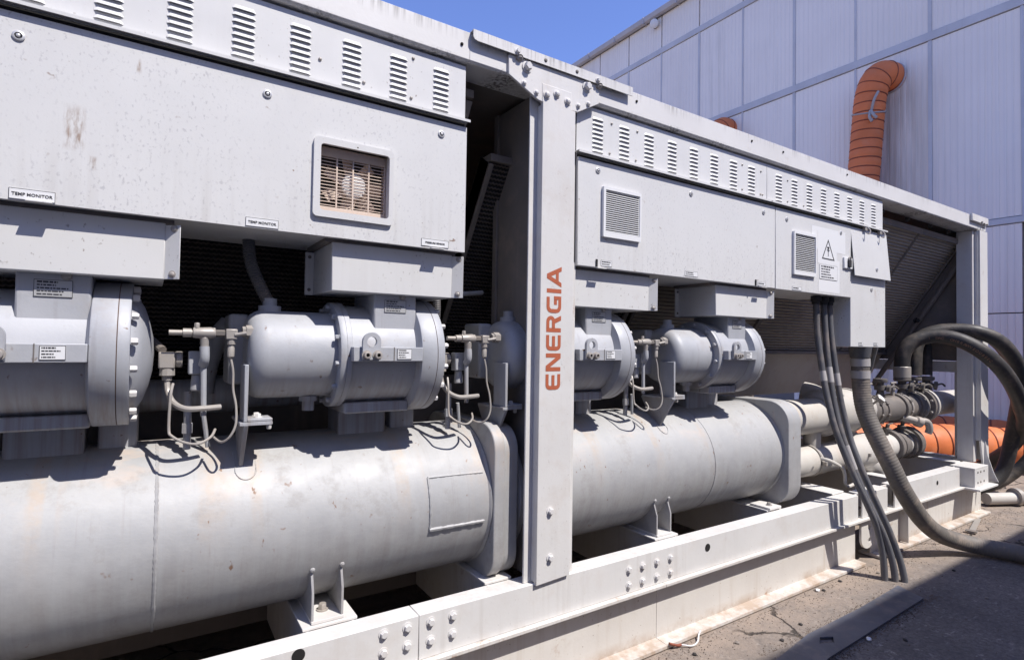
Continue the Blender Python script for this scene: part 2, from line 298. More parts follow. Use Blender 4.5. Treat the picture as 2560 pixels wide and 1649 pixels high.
def tag(o, label=None, cat=None, group=None, kind=None):
    for k, v in (('label', label), ('category', cat), ('group', group), ('kind', kind)):
        if v: o[k] = v
    return o
CHILD = {}
def copy_tree(o, parent=None):
    c = o.copy(); COL.objects.link(c)
    if parent: c.parent = parent; c.matrix_parent_inverse = o.matrix_parent_inverse.copy()
    for ch in [x for x in list(o.children)]: copy_tree(ch, c)
    return c
def box_part(name, mat, parent, x0, x1, y0, y1, z0, z1, bevel=0.002):
    return MB().box(x0, x1, y0, y1, z0, z1).build(name, mat, parent, bevel)
def smooth(pts, per=6):
    P = [Vector(p) for p in pts]; out = []
    for i in range(len(P)-1):
        p0 = P[max(i-1, 0)]; p1 = P[i]; p2 = P[i+1]; p3 = P[min(i+2, len(P)-1)]
        for k in range(per):
            t = k/per; out.append(0.5*((2*p1)+(p2-p0)*t+(2*p0-5*p1+4*p2-p3)*t*t+(3*p1-p0-3*p2+p3)*t**3))
    out.append(P[-1]); return out
def resample(pts, step):
    P = [Vector(p) for p in pts]; out = [P[0]]; acc = 0.0
    for a, b in zip(P, P[1:]):
        L = (b-a).length; t = step-acc
        while t <= L: out.append(a+(b-a)*(t/L)); t += step
        acc = L-(t-step)
    return out
def rrect(x0, x1, z0, z1, r, n=4):
    out = []
    for cx, cz, a0 in ((x1-r, z1-r, 0), (x0+r, z1-r, 90), (x0+r, z0+r, 180), (x1-r, z0+r, 270)):
        for k in range(n+1): a = math.radians(a0+90*k/n); out.append((cx+r*math.cos(a), cz+r*math.sin(a)))
    return out
def shape_mesh(name, loops, depth, mat):
    # flat shape with holes, extruded by depth; lies in local XY
    cu = bpy.data.curves.new(name, 'CURVE'); cu.dimensions = '2D'; cu.fill_mode = 'BOTH'; cu.extrude = depth/2
    for lp in loops:
        sp = cu.splines.new('POLY'); sp.points.add(len(lp)-1); sp.use_cyclic_u = True
        for i, p in enumerate(lp): sp.points[i].co = (p[0], p[1], 0, 1)
    o = bpy.data.objects.new(name, cu); me = bpy.data.meshes.new_from_object(o)
    bpy.data.objects.remove(o); bpy.data.curves.remove(cu); me.name = name; me.materials.clear(); me.materials.append(MT[mat]); return me
FRONT = (PI/2, 0, 0)       # local XY -> world XZ facing -Y
def text_mesh(name, txt, size, mat, bold=0.0, sx=1.0, align='LEFT', extrude=0.0004):
    cu = bpy.data.curves.new(name, 'FONT'); cu.body = txt; cu.size = size; cu.offset = bold; cu.extrude = extrude; cu.align_x = align; cu.resolution_u = 3
    o = bpy.data.objects.new(name, cu); me = bpy.data.meshes.new_from_object(o)
    bpy.data.objects.remove(o); bpy.data.curves.remove(cu); me.materials.clear(); me.materials.append(MT[mat]); me.name = name
    if sx != 1.0:
        for v in me.vertices: v.co.x *= sx
    return me
def circ(cx, cy, r, n=24): return [(cx+r*math.cos(2*PI*k/n), cy+r*math.sin(2*PI*k/n)) for k in range(n)]
_bolts = {}
def bolt_mesh(r, h, mat='bolt', washer=True, dome=False):
    key = (round(r, 4), round(h, 4), mat, washer, dome)
    if key not in _bolts:
        m = MB()
        if washer: m.lathe([(0, r*1.4), (h*0.18, r*1.4), (h*0.2, r*1.25)], (0, 0, 0), (0, 0, 1), 14)
        if dome: m.lathe([(0, r), (h*0.5, r*0.97), (h*0.85, r*0.7), (h, r*0.2)], (0, 0, 0), (0, 0, 1), 14)
        else: m.lathe([(h*0.1, r), (h*0.82, r), (h, r*0.82)], (0, 0, 0), (0, 0, 1), 6)
        _bolts[key] = m.mesh('bolt', mat)
    return _bolts[key]
def bolt(parent, p, d, r=0.012, h=0.012, mat='bolt', name='bolt', washer=True, dome=False):
    q = Vector(d).to_track_quat('Z', 'Y').to_euler(); q2 = q.to_matrix() @ Matrix.Rotation(random.random()*PI, 3, 'Z')
    return obj(name, bolt_mesh(r, h, mat, washer, dome), parent, loc=p, rot=q2.to_euler())
NY = (0, -1, 0)

# ------------------------------------------------------------------ setting: ground, unseen shade wall, hall
gb = MB(); gb.add([(-60, -60, 0), (120, -60, 0), (120, 120, 0), (-60, 120, 0)], [(0, 1, 2, 3)])
g = gb.build('ground', 'ground'); tag(g, kind='structure')
# unseen wall added behind the camera to shade the ground before the machine
yw = thing('shade_wall', 'tall plain wall added out of view opposite the machine, to shade the ground', 'wall', (4, -3.2, 0))
box_part('wall_face', 'block', yw, -14, 30, -3.6, -3.05, 0, 4.26, 0.01)
box_part('coping', 'block', yw, -14, 30, -3.66, -3.0, 4.263, 4.32, 0.01)

XW = 9.26
hall = thing('warehouse', 'tall warehouse clad in pale ribbed metal panels beyond the machine', 'warehouse', (XW+6, 8, 0))
MB().box(XW+0.06, XW+14, -1.40, 24, 0, 8.64).build('wall', 'inner', hall)
rows = [(0.0, 1.85), (1.865, 3.0), (3.10, 5.78), (5.92, 7.77), (7.91, 8.62)]
pm = {}
for iy in range(-2, 17):
    y0 = 0.583 + iy*1.0
    for iz, (z0, z1) in enumerate(rows):
        if (iz < 2 and y0 > 3): continue
        h = z1-z0
        if iz not in pm:
            pr = []
            for q in range(13):
                yy = 0.016+0.968*q/13; w_ = 0.968/13
                pr += [(-0.03, yy), (-0.03, yy+w_*0.80), (-0.0265, yy+w_*0.84), (-0.0265, yy+w_*0.96)]
            pr += [(-0.03, 0.984), (0.05, 0.984), (0.05, 0.016)]
            pm[iz] = MB().prism(pr, 'z', 0, h).mesh('wall_panel', 'wall')
        obj('wall_panel', pm[iz], hall, loc=(XW, y0, z0))
for z0, z1, t in ((7.78, 7.90, 0.05), (5.79, 5.91, 0.05), (3.01, 3.09, 0.045)):
    MB().box(XW-t, XW+0.055, -1.40, 18, z0, z1).build('trim_band', 'trim', hall, 0.004)
for iy in range(-2, 17):
    y0 = 0.583 + iy*1.0; w = 0.024 if iy % 2 else 0.016
    for z0, z1 in ((3.092, 5.788), (5.912, 7.778)):
        MB().box(XW-0.042, XW+0.055, y0-w, y0+w, z0, z1).build('joint_strip', 'trim', hall, 0.003)
MB().box(XW-0.035, XW+0.055, -0.448, -0.388, 0.0, 3.005).build('joint_strip', 'trim', hall, 0.003)
# gutter with joints, roof
gp = [(XW-0.05-0.11*math.sin(a)-0.06, 8.72-0.11*math.cos(a)) for a in [PI*k/10-PI/2 for k in range(11)]]
gm = MB()
prof = [(XW-0.17, 8.74), (XW-0.17, 8.68), (XW-0.15, 8.63), (XW-0.10, 8.61), (XW-0.04, 8.63), (XW-0.02, 8.66), (XW+0.2, 8.66), (XW+0.2, 8.74)]
gm.prism(prof, 'y', -9, 24) if False else None
n = len(prof); vs = [(x, y, z) for y in (-1.45, 24.0) for x, z in prof]
gm.add(vs, [tuple(range(n-1, -1, -1)), tuple(range(n, 2*n))] + [(i, (i+1) % n, (i+1) % n+n, i+n) for i in range(n)])
gm.build('gutter', 'gutter', hall, 0.004)
for k in range(12):
    y = 3.3+k*0.93; MB().box(XW-0.178, XW-0.02, y-0.018, y+0.018, 8.605, 8.745).build('gutter_bracket', 'gutter', hall, 0.003)
MB().add([(XW-0.06, -1.5, 8.745), (XW-0.06, 24, 8.745), (XW+14, 24, 9.6), (XW+14, -1.5, 9.6)], [(0, 1, 2, 3)]).build('roof', 'gutter', hall)
lamp = thing('wall_lamp', 'small round floodlight under the gutter of the warehouse', 'lamp', (XW, 6.75, 8.5))
MB().lathe([(0, 0.03), (0.03, 0.07), (0.12, 0.095), (0.15, 0.095), (0.16, 0.08), (0.162, 0.0)], (XW-0.03, 6.75, 8.5), (-0.8, -0.35, -0.25), 20).build('lamp_head', 'white', lamp)
MB().box(XW-0.06, XW-0.03, 6.7, 6.8, 8.42, 8.6).build('bracket', 'dpipe', lamp, 0.004)

def duct(name, label, pts, r, pitch, loc, group, squash=1.0):
    t = thing(name, label, 'duct', loc, group); P = resample(smooth(pts, 10), pitch/6); m = MB()
    ph = [i % 6 for i in range(len(P))]; rng = random.Random(len(P))
    jit = [rng.uniform(-0.012, 0.012) for _ in P]
    def rad(i): return r*(1+0.035*math.sin(PI*ph[i]/6.0)+jit[i])
    m.tube(P, rad, 28); m.build('sleeve', 'orange', t)
    for i in range(0, len(P), 6):
        d = P[min(i+1, len(P)-1)]-P[max(i-1, 0)]
        MB().torus(P[i], d, r*1.004, 0.009, 28, 5).build('hoop', 'hoop', t)
    return t, P
d1, P1 = duct('air_duct', 'tall orange flexible duct hanging down the warehouse wall, tied with a grey strap',
     [(8.95, 2.44, 2.6), (8.95, 2.37, 3.6), (8.95, 2.33, 4.1), (8.95, 2.28, 4.75), (8.95, 2.24, 5.15), (8.99, 2.18, 5.38), (9.09, 2.12, 5.46), (9.3, 2.08, 5.43)], 0.205, 0.135, (8.95, 2.44, 2.6), 'orange ducts on the warehouse wall')
MB().torus((8.95, 2.265, 4.90), (-0.25, -0.2, 1.0), 0.216, 0.012, 28, 5).build('strap', 'tape', d1)
MB().tube(smooth([(8.77, 2.15, 4.86), (8.74, 2.10, 5.0), (8.78, 2.06, 5.12)], 5), 0.018, 6).tube(smooth([(8.76, 2.16, 4.86), (8.72, 2.15, 4.76), (8.73, 2.12, 4.69)], 5), 0.022, 6).tube(smooth([(8.76, 2.15, 4.86), (8.72, 2.10, 4.78), (8.73, 2.06, 4.72)], 5), 0.02, 6).build('strap_tail', 'tape', d1)
MB().torus((9.22, 2.09, 5.44), (1, -0.1, 0), 0.213, 0.014, 28, 6).build('collar', 'gutter', d1)
duct('air_duct', 'orange duct elbow just showing above the top rail of the machine',
     [(8.93, 5.15, 3.4), (8.94, 5.08, 4.4), (8.95, 5.0, 5.0), (9.0, 4.95, 5.42), (9.1, 4.92, 5.55), (9.3, 4.91, 5.53)], 0.205, 0.135, (8.9, 5.2, 3.6), 'orange ducts on the warehouse wall')
dg, _ = duct('air_duct', 'fat crumpled orange duct lying on the ground behind the right end frame',
     [(6.0, 2.15, 0.26), (6.6, 1.68, 0.265), (7.2, 1.25, 0.27), (7.8, 0.85, 0.27), (8.15, 0.62, 0.25), (8.35, 0.38, 0.23), (8.42, 0.1, 0.22)], 0.235, 0.17, (7.2, 1.25, 0), 'orange ducts on the ground')
duct('air_duct', 'farther orange duct lying along the foot of the warehouse wall',
     [(6.2, 3.2, 0.27), (7.4, 2.2, 0.28), (8.3, 1.5, 0.28), (8.8, 0.8, 0.27), (8.9, -0.4, 0.26)], 0.24, 0.17, (8.3, 1.5, 0), 'orange ducts on the ground')

# ------------------------------------------------------------------ steel frame of the machine
fr = thing('machine_skid', 'pale grey steel skid frame with bolted posts and rails carrying the machine', 'frame', (1.34, 0.5, 0))
# top rails
def rail(x0, x1, z0=2.375, z1=2.482):
    m = MB(); y1 = 0.14
    sec = [(0.0, z1), (0.0, z0+0.008), (0.008, z0), (y1, z0), (y1, z0+0.025), (y1-0.004, z0+0.025), (y1-0.004, z0+0.005), (0.012, z0+0.005), (0.005, z0+0.012), (0.005, z1-0.005), (y1, z1-0.005), (y1, z1)]
    m.prism(sec, 'x', x0, x1); return m.build('top_rail', 'rail', fr, 0.0015)
r1 = rail(-3.4, 0.938); r2 = rail(0.9385, 5.955)
for x, z in ((0.905, 2.43), (1.78, 2.445), (2.63, 2.45), (2.92, 2.45), (3.62, 2.45)): bolt(r2 if x > 1 else r1, (x, 0.0, z), NY, 0.006, 0.006, 'dark', 'rivet', False, True)
cap = MB().prism([(0.94, 2.487), (0.94, 2.462), (0.947, 2.452), (0.96, 2.449), (1.735, 2.449), (1.735, 2.487)], 'y', -0.022, -0.018)
cap.box(0.94, 1.735, -0.018, 0.14, 2.4835, 2.487); cap = cap.build('cap_plate', 'rail', fr)
for x, z in ((1.13, 2.462), (1.532, 2.462)):
    bolt(cap, (x, -0.022, z), NY, 0.009, 0.012); bolt(cap, (x+0.012, -0.018, z-0.02), (0, -0.7, -0.7), 0.011, 0.008, 'fit', 'nut')
for x in (1.262, 1.42): bolt(cap, (x, -0.022, 2.468), NY, 0.0075, 0.004, 'dpipe', 'rivet', False, True)
gus = MB().prism([(1.098, 2.4485), (1.099, 2.372), (1.216, 2.318), (1.236, 2.309), (1.257, 2.306), (1.40, 2.306), (1.437, 2.309), (1.549, 2.372), (1.549, 2.4485)], 'y', -0.012, -0.0005).build('gusset_plate', 'frame', fr, 0.002)
for x, z, r in ((1.18, 2.421, 0.016), (1.168, 2.356, 0.0085), (1.226, 2.334, 0.0085), (1.48, 2.424, 0.016), (1.436, 2.335, 0.0085), (1.489, 2.356, 0.0085)):
    bolt(gus, (x, -0.012, z), NY, r, r*1.25, dome=(r < 0.01))
# middle post: front channel over a wider back channel
po = MB(); po.prism([(1.254, 2.379), (1.400, 2.379), (1.400, 2.306), (1.421, 2.306), (1.421, 0.447), (1.258, 0.437), (1.258, 2.306), (1.254, 2.306)], 'y', -0.014, 0.004)
po.box(1.258, 1.421, 0.004, 0.022, 0.446, 2.30); po = po.build('post', 'frame', fr, 0.004, 3)
for x, z in ((1.275, 2.337), (1.324, 2.353), (1.379, 2.337), (1.32, 0.713), (1.322, 0.533)): bolt(po, (x, -0.014, z), NY, 0.012, 0.014, dome=(z > 2))
pb = MB().box(1.223, 1.462, 0.022, 0.03, 0.4415, 2.372); pb.build('post_back', 'frame', fr, 0.0015)
MB().box(1.275, 1.283, 0.0305, 0.36, 0.4415, 2.372).box(1.4, 1.408, 0.0305, 0.36, 0.4415, 2.372).box(1.262, 1.2745, 0.33, 0.36, 0.4415, 2.372).build('post_web', 'inner', fr, 0.0015)
# ENERGIA, drawn as even strokes and read upwards
def letters():
    H, Wd, t = 0.072, 0.056, 0.0172; polys = []; out = []; x = 0.0
    def R(a, b, c, d): polys.append([(x+a, b), (x+c, b), (x+c, d), (x+a, d)])
    def line(p, q, w=t):
        (x0, y0), (x1, y1) = p, q; polys.append([(x+x0, y0), (x+x0+w, y0), (x+x1+w, y1), (x+x1, y1)])
    def arc(cx, cy, ro, a0, a1, n=6):
        ri = ro-t*0.95
        rim = [(x+cx+ro*math.cos(math.radians(a0+(a1-a0)*k/n)), cy+ro*math.sin(math.radians(a0+(a1-a0)*k/n))) for k in range(n+1)]
        inn = [(x+cx+max(ri, .0005)*math.cos(math.radians(a0+(a1-a0)*k/n)), cy+max(ri, .0005)*math.sin(math.radians(a0+(a1-a0)*k/n))) for k in range(n, -1, -1)]
        polys.append(rim+inn)
    def E(w):
        ro = 0.02; arc(ro, ro, ro, 180, 270); arc(ro, H-ro, ro, 90, 180); R(0, ro, t*.95, H-ro)
        R(ro, 0, w, t*.85); R(ro, H-t*.85, w, H); R(t, H/2-t*.42, w*0.94, H/2+t*.42)
    E(0.064); x += 0.076; out.append(polys[:]); polys.clear()
    R(0, 0, t, H); R(0.057, 0, 0.057+t, H); line((t*0.2, H), (0.057-t*.2, 0), t*1.15); x += 0.086; out.append(polys[:]); polys.clear()
    E(0.064); x += 0.076; out.append(polys[:]); polys.clear()
    R(0, 0, t, H); ro = 0.0215; R(t, H-t*.85, 0.046, H); R(t, H-2*ro+0.001, 0.046, H-2*ro+0.001+t*.85); arc(0.046, H-ro, ro, -90, 90, 8); line((0.05, 0), (0.036, H-2*ro+.002), t*1.15); x += 0.080; out.append(polys[:]); polys.clear()
    ro = 0.024; arc(ro, ro, ro, 180, 270); arc(ro, H-ro, ro, 90, 180); R(0, ro, t*.95, H-ro); R(ro, 0, 0.07, t*.85); R(ro, H-t*.85, 0.066, H); R(0.0555, t*.85, 0.07, H*.5); R(0.034, H*.5-t*.85, 0.0555, H*.5); x += 0.083; out.append(polys[:]); polys.clear()
    R(0, 0, t, H); x += 0.025; out.append(polys[:]); polys.clear()
    line((0, 0), (0.034, H), t*1.1); line((0.068, 0), (0.034, H), t*1.1); R(0.02, H*.2, 0.065, H*.2+t*.8); x += 0.084; out.append(polys[:]); polys.clear()
    return out
for group in letters():
    lm = MB()
    for i, p in enumerate(group):
        vs = [(1.3605-y, -0.0146-0.0003*(i % 3), 1.184+xx*0.945) for xx, y in p]; lm.add(vs, [tuple(range(len(vs)))])
    lm.build('letter', 'red', po)
# base: channel above, I beam below, spliced with bolts
def chan(x0, x1):
    sec = [(0.0, 0.441), (0.0, 0.290), (0.06, 0.290), (0.06, 0.298), (0.009, 0.298), (0.009, 0.431), (0.085, 0.431), (0.085, 0.441)]
    return MB().prism(sec, 'x', x0, x1).build('base_channel', 'frame', fr, 0.002)
c0 = chan(-3.4, 0.7825); c1 = chan(0.7845, 3.762); c2 = chan(3.815, 4.158); c3 = chan(4.262, 5.37)
for x in (0.66, 0.742):
    for z in (0.412, 0.352): bolt(c0, (x, 0, z), NY, 0.0125, 0.012)
for x in (0.827, 0.911):
    for z in (0.409, 0.347): bolt(c1, (x, 0, z), NY, 0.0125, 0.012)
for x in (1.763, 1.847, 1.937, 2.027):
    for z in (0.391, 0.325): bolt(c1, (x, 0, z), NY, 0.0125, 0.012)
def hole(par, x, z, r):
    MB().lathe([(0, r), (0.0012, r)], (x, -0.0004, z), NY, 24).build('hole', 'dark', par)
hole(c0, 0.395, 0.42, 0.0195); hole(c1, 2.291, 0.389, 0.0185); hole(c3, 4.95, 0.375, 0.016)
MB().box(3.764, 3.813, 0.03, 0.04, 0.29, 0.436).build('splice_plate', 'frame', fr, 0.002)
MB().box(4.16, 4.26, 0.05, 0.06, 0.29, 0.436).box(5.372, 5.43, 0.05, 0.06, 0.29, 0.436).build('splice_plate', 'frame', fr, 0.002)
def ibeam(x0, x1):
    sec = [(-0.022, 0.2895), (-0.022, 0.276), (0.036, 0.274), (0.036, 0.026), (-0.03, 0.022), (-0.03, 0.006), (0.11, 0.006), (0.11, 0.022), (0.044, 0.026), (0.044, 0.274), (0.11, 0.276), (0.11, 0.2895)]
    return MB().prism(sec, 'x', x0, x1).build('base_beam', 'base', fr, 0.0015)
ibeam(-3.4, 1.9765); ibeam(1.978, 3.80); ibeam(4.0, 5.93)
MB().box(3.80, 4.0, -0.022, 0.11, 0.276, 0.2893).build('base_beam', 'base', fr, 0.0015)
lug = shape_mesh('lifting_lug', [[(-0.085, 0.09), (0.085, 0.09), (0.085, -0.03)] + [(0.085*math.cos(a), -0.03-0.07*math.sin(a)) for a in [PI*k/10 for k in range(1, 10)]] + [(-0.085, -0.03)], circ(0.02, 0.03, 0.018), circ(0.02, -0.05, 0.016)], 0.014, 'base')
obj('lifting_lug', lug, fr, loc=(3.90, 0.012, 0.185), rot=FRONT)
for x in (0.95, 2.6, 4.42): MB().box(x, x+0.008, -0.018, 0.036, 0.03, 0.273).build('stiffener', 'base', fr) if x > 4 else None
# far side long beams, cross members
for y0 in (2.0,):
    MB().box(-3.4, 5.9, y0, y0+0.1, 0.02, 0.44).build('base_beam', 'base', fr, 0.003)
MB().box(-3.4, 5.9, 0.75, 0.83, 0.2, 0.42).build('inner_beam', 'inner', fr, 0.003)
for x0, x1 in ((-1.3, -1.1), (0.425, 0.60), (1.09, 1.21), (2.02, 2.18), (2.92, 3.06), (3.62, 3.76), (4.42, 4.52), (5.55, 5.65)):
    MB().box(x0, x1, 0.0862, 2.0, 0.44, 0.4505).box(x0+0.01, x0+0.02, 0.0862, 2.0, 0.2, 0.44).box(x1-0.02, x1-0.01, 0.0862, 2.0, 0.2, 0.44).build('cross_member', 'frame', fr, 0.002)
# posts at the right end
e = MB(); e.box(5.785, 5.952, -0.012, 0.004, 0.62, 2.372); e.box(5.785, 5.79, 0.004, 0.028, 0.62, 2.37); e.build('end_post', 'frame', fr, 0.003)
MB().prism([(5.785, 0.618), (5.952, 0.618), (5.965, 0.50), (5.975, 0.30), (5.86, 0.305), (5.83, 0.45)], 'y', -0.010, 0.004).build('end_gusset', 'frame', fr, 0.002)
MB().prism([(-0.016, 0.62), (0.004, 0.62), (0.004, 0.29), (-0.10, 0.29), (-0.07, 0.36), (-0.03, 0.50)], 'x', 5.862, 5.87).build('gusset_web', 'frame', fr, 0.001)
MB().box(5.745, 5.81, 0.028, 0.036, 0.4415, 2.372).box(5.745, 5.753, 0.036, 0.14, 0.4415, 2.372).box(5.93, 5.955, 0.01, 0.2, 0.4415, 2.372).build('end_post_back', 'frame', fr, 0.0015)
ec = MB().prism([(5.60, 2.488), (5.60, 2.43), (5.95, 2.43), (5.95, 2.488)], 'y', -0.02, -0.002).build('cap_plate', 'frame', fr, 0.002)
for x, z in ((5.79, 2.437), (5.84, 2.43), (5.90, 2.43), (5.84, 2.40)): bolt(fr, (x, -0.02 if z > 2.42 else -0.012, z), NY, 0.008, 0.012, 'dpipe', 'rivet', False, True)
eb = MB().box(5.44, 5.726, -0.075, 0.09, 0.425, 0.441).box(5.44, 5.726, -0.075, -0.06, 0.2895, 0.425).box(5.44, 5.456, -0.06, 0.08, 0.2895, 0.425).box(5.40, 5.79, -0.12, 0.05, 0.2745, 0.2893).build('corner_bracket', 'frame', fr, 0.002)
for x in (5.50, 5.56, 5.63):
    for z in (0.405, 0.325): bolt(eb, (x, -0.075, z), NY, 0.009, 0.004, 'dpipe', 'hole', False, True)
# end frame across the depth
MB().box(5.90, 5.96, 0.12, 2.1, 0.0, 0.44).build('end_sill', 'frame', fr, 0.003)
MB().box(5.86, 5.95, 0.115, 2.1, 1.175, 1.27).build('end_bar', 'frame', fr, 0.003)
MB().box(5.875, 5.955, 0.10, 0.20, 0.445, 1.173).build('end_stud', 'frame', fr, 0.003)
MB().box(5.88, 5.9, 0.145, 2.1, 1.275, 2.398).build('end_panel', 'inner', fr, 0.002)
# roof deck, back sheet and drip sheet that close the machine
MB().box(-3.4, 5.95, 0.1405, 2.15, 2.40, 2.46).build('roof_deck', 'inner', fr, 0.003)
MB().box(-3.4, 5.88, 2.12, 2.15, 0.44, 2.395).build('back_sheet', 'inner', fr)
MB().box(-3.45, -3.40, 0.0, 2.15, 0.0, 2.48).build('side_sheet', 'inner', fr)
MB().box(-3.3, 1.2, 0.9, 0.905, 1.0, 1.03).box(-3.3, 3.0, 0.72, 0.76, 0.95, 1.20).build('inner_rail', 'inner', fr, 0.003)
MB().add([(2.3, 0.755, 1.335), (5.86, 0.755, 1.335), (5.86, 0.93, 0.98), (2.3, 0.93, 0.98)], [(0, 3, 2, 1)]).build('drip_sheet', 'pipe', fr)

# ------------------------------------------------------------------ condenser coils behind the machinery
def cy(z): return 0.145+0.647*(2.28-z)
def coil(x0, x1, zt, zb, mat, label, loc):
    t = thing('condenser_coil', label, 'coil', loc, 'sloping condenser coils'); m = MB()
    N = Vector((0, -0.84, -0.543))
    a = [Vector((x0, cy(zt), zt)), Vector((x1, cy(zt), zt)), Vector((x1, cy(zb), zb)), Vector((x0, cy(zb), zb))]; b = [p-N*0.08 for p in a]
    m.add(a+b, [(0, 3, 2, 1), (4, 5, 6, 7), (0, 1, 5, 4), (2, 3, 7, 6), (1, 2, 6, 5), (3, 0, 4, 7)]); m.build('fin_block', mat, t)
    def strip(xa, xb, off, w):
        p = [Vector((xa, cy(zt), zt))+N*off, Vector((xb, cy(zt), zt))+N*off, Vector((xb, cy(zb), zb))+N*off, Vector((xa, cy(zb), zb))+N*off]; q = [v-N*w for v in p]
        return MB().add(p+q, [(0, 3, 2, 1), (4, 5, 6, 7), (0, 1, 5, 4), (2, 3, 7, 6), (1, 2, 6, 5), (3, 0, 4, 7)])
    strip(x0, x0+0.022, 0.012, 0.09).build('side_frame', 'inner', t, 0.002); strip(x1-0.03, x1, 0.012, 0.09).build('side_frame', 'inner', t, 0.002)
    MB().box(x0, x1, cy(zt)-0.02, cy(zt)+0.06, zt+0.005, zt+0.035).build('top_frame', 'inner', t, 0.002)
    MB().box(x0, x1, cy(zb)-0.03, cy(zb)+0.06, zb-0.03, zb-0.005).build('bottom_frame', 'inner', t, 0.002)
    return t, strip
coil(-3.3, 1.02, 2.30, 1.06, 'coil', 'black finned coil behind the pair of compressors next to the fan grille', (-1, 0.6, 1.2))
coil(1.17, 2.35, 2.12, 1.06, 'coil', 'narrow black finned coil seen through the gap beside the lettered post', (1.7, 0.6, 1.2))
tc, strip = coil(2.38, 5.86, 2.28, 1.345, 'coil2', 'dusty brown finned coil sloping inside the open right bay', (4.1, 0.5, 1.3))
strip(3.62, 3.66, 0.02, 0.03).build('brace', 'inner', tc, 0.002); strip(5.02, 5.03, 0.014, 0.02).build('seam_strip', 'inner', tc)
b_ = MB().tube([(5.82, 0.11, 2.17), (5.83, 0.83, 1.02)], 0.022, 8); b_.build('brace', 'inner', tc)
for p in ((5.81, 0.12, 2.16), (5.815, 0.46, 1.63)): bolt(tc, p, (-0.7, -0.7, 0), 0.02, 0.03, 'black', 'bolt')
b_ = MB()
for x in (4.35, 4.75, 5.15, 5.5): b_ = bolt(tc, (x, 0.12, 2.345), NY, 0.014, 0.02, 'black', 'bolt')
MB().box(4.15, 5.86, 0.128, 0.14, 2.27, 2.30).build('hanger_angle', 'inner', tc, 0.002)

# ------------------------------------------------------------------ control cabinets
def louvre_mesh():
    m = MB(); w = 0.0315; h = 0.0125; d = 0.0065; n = 8; top = []; bot = []
    for k in range(n+1):
        u = -1+2*k/n; x = u*w; e_ = min(1.0, (1-abs(u))*5.0)
        top.append((x, -0.0004, h*(0.35+0.65*e_))); bot.append((x, -0.0006-d*e_, 0.0))
    vs = top+bot+[(x, -0.0003-0.45*(-y), -0.0001) for x, y, _ in bot]+[(x, -0.0003, -0.0002) for x, _, _ in bot]; fs = []
    for k in range(n): fs.append((k, n+1+k, n+2+k, k+1))
    m.add(vs, fs); m.cur = 1; o = len(m.v)-len(vs)
    for k in range(n): m.f.append((o+n+1+k, o+2*n+2+k, o+2*n+3+k, o+n+2+k)); m.mi.append(0); m.f.append((o+2*n+2+k, o+3*n+3+k, o+3*n+4+k, o+2*n+3+k)); m.mi.append(1)
    return m.mesh('louvre', ['cab', 'dark'])
LOUV = louvre_mesh()
def latch(parent, x, z, y, r=0.0125):
    m = MB().lathe([(0, r), (0.003, r), (0.0045, r*0.8), (0.0045, r*0.62), (0.001, r*0.58)], (0, 0, 0), (0, 0, 1), 20, False); m.cur = 1
    m.lathe([(0.001, r*0.6), (0.0011, 0.0)], (0, 0, 0), (0, 0, 1), 20, False); m.cur = 0
    m.lathe([(0.001, r*0.36), (0.006, r*0.34), (0.007, r*0.2), (0.007, 0)], (0, 0, 0), (0, 0, 1), 10, False)
    return obj('latch', m.mesh('latch', ['chrome', 'black']), parent, loc=(x, y, z), rot=(PI/2, 0, 0))
def label_plate(parent, x0, x1, z0, z1, y, txt, size, mat='white', bold=0.00012, lines=None):
    m = MB().box(x0, x1, y-0.0016, y, z0, z1); o = m.build('label_plate', mat, parent)
    b = MB(); e_ = 0.0012; yy = y-0.0018
    for q in ((x0, x1, z0, z0+e_), (x0, x1, z1-e_, z1), (x0, x0+e_, z0+e_, z1-e_), (x1-e_, x1, z0+e_, z1-e_)): b.add([(q[0], yy, q[2]), (q[1], yy, q[2]), (q[1], yy, q[3]), (q[0], yy, q[3])], [(0, 1, 2, 3)])
    if txt:
        tm = text_mesh('lettering', txt, size, 'text', bold, 1.0, 'CENTER')
        ob = obj('lettering', tm, parent, loc=((x0+x1)/2, yy-0.0004, (z0+z1)/2-size*0.34), rot=FRONT)
    if lines:
        rng = random.Random(int(x0*1000)+int(z0*777))
        n = lines
        for k in range(n):
            z = z1-(z1-z0)*(k+0.75)/(n+0.6); x = x0+(x1-x0)*0.08; lim = x1-(x1-x0)*rng.uniform(0.08, 0.45)
            while x < lim:
                w = rng.uniform(0.04, 0.16)*(x1-x0); hh = (z1-z0)/(n+0.6)*(0.24 if k else 0.30); b.add([(x, yy, z-hh), (min(x+w, lim), yy, z-hh), (min(x+w, lim), yy, z+hh), (x, yy, z+hh)], [(0, 1, 2, 3)]); x += w+0.02*(x1-x0)
    b.build('print', 'text', parent); return o
YL, YD = 0.021, 0.010
def louvre_strip(par, x0, x1, cols, rivets):
    p = box_part('louvre_panel', 'cab', par, x0, x1, YL, YL+0.02, 2.162, 2.366, 0.0015)
    for x in cols:
        for k in range(8): obj('louvre', LOUV, p, loc=(x, YL, 2.3175-k*0.0195))
    for x, z in rivets: bolt(p, (x, YL, z), NY, 0.0055, 0.005, 'fit', 'rivet', False, True)
    m = MB().box(x0-0.004, x1+0.006, -0.008, YL-0.0005, 2.1585, 2.161).box(x0-0.004, x1+0.006, -0.0095, -0.008, 2.152, 2.161); m.build('drip_edge', 'cab', par)
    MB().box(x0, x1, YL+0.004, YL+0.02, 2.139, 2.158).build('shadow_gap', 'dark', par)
    MB().box(x0, x1, 0.0405, 0.05, 2.3665, 2.374).build('upper_lip', 'frame', par)
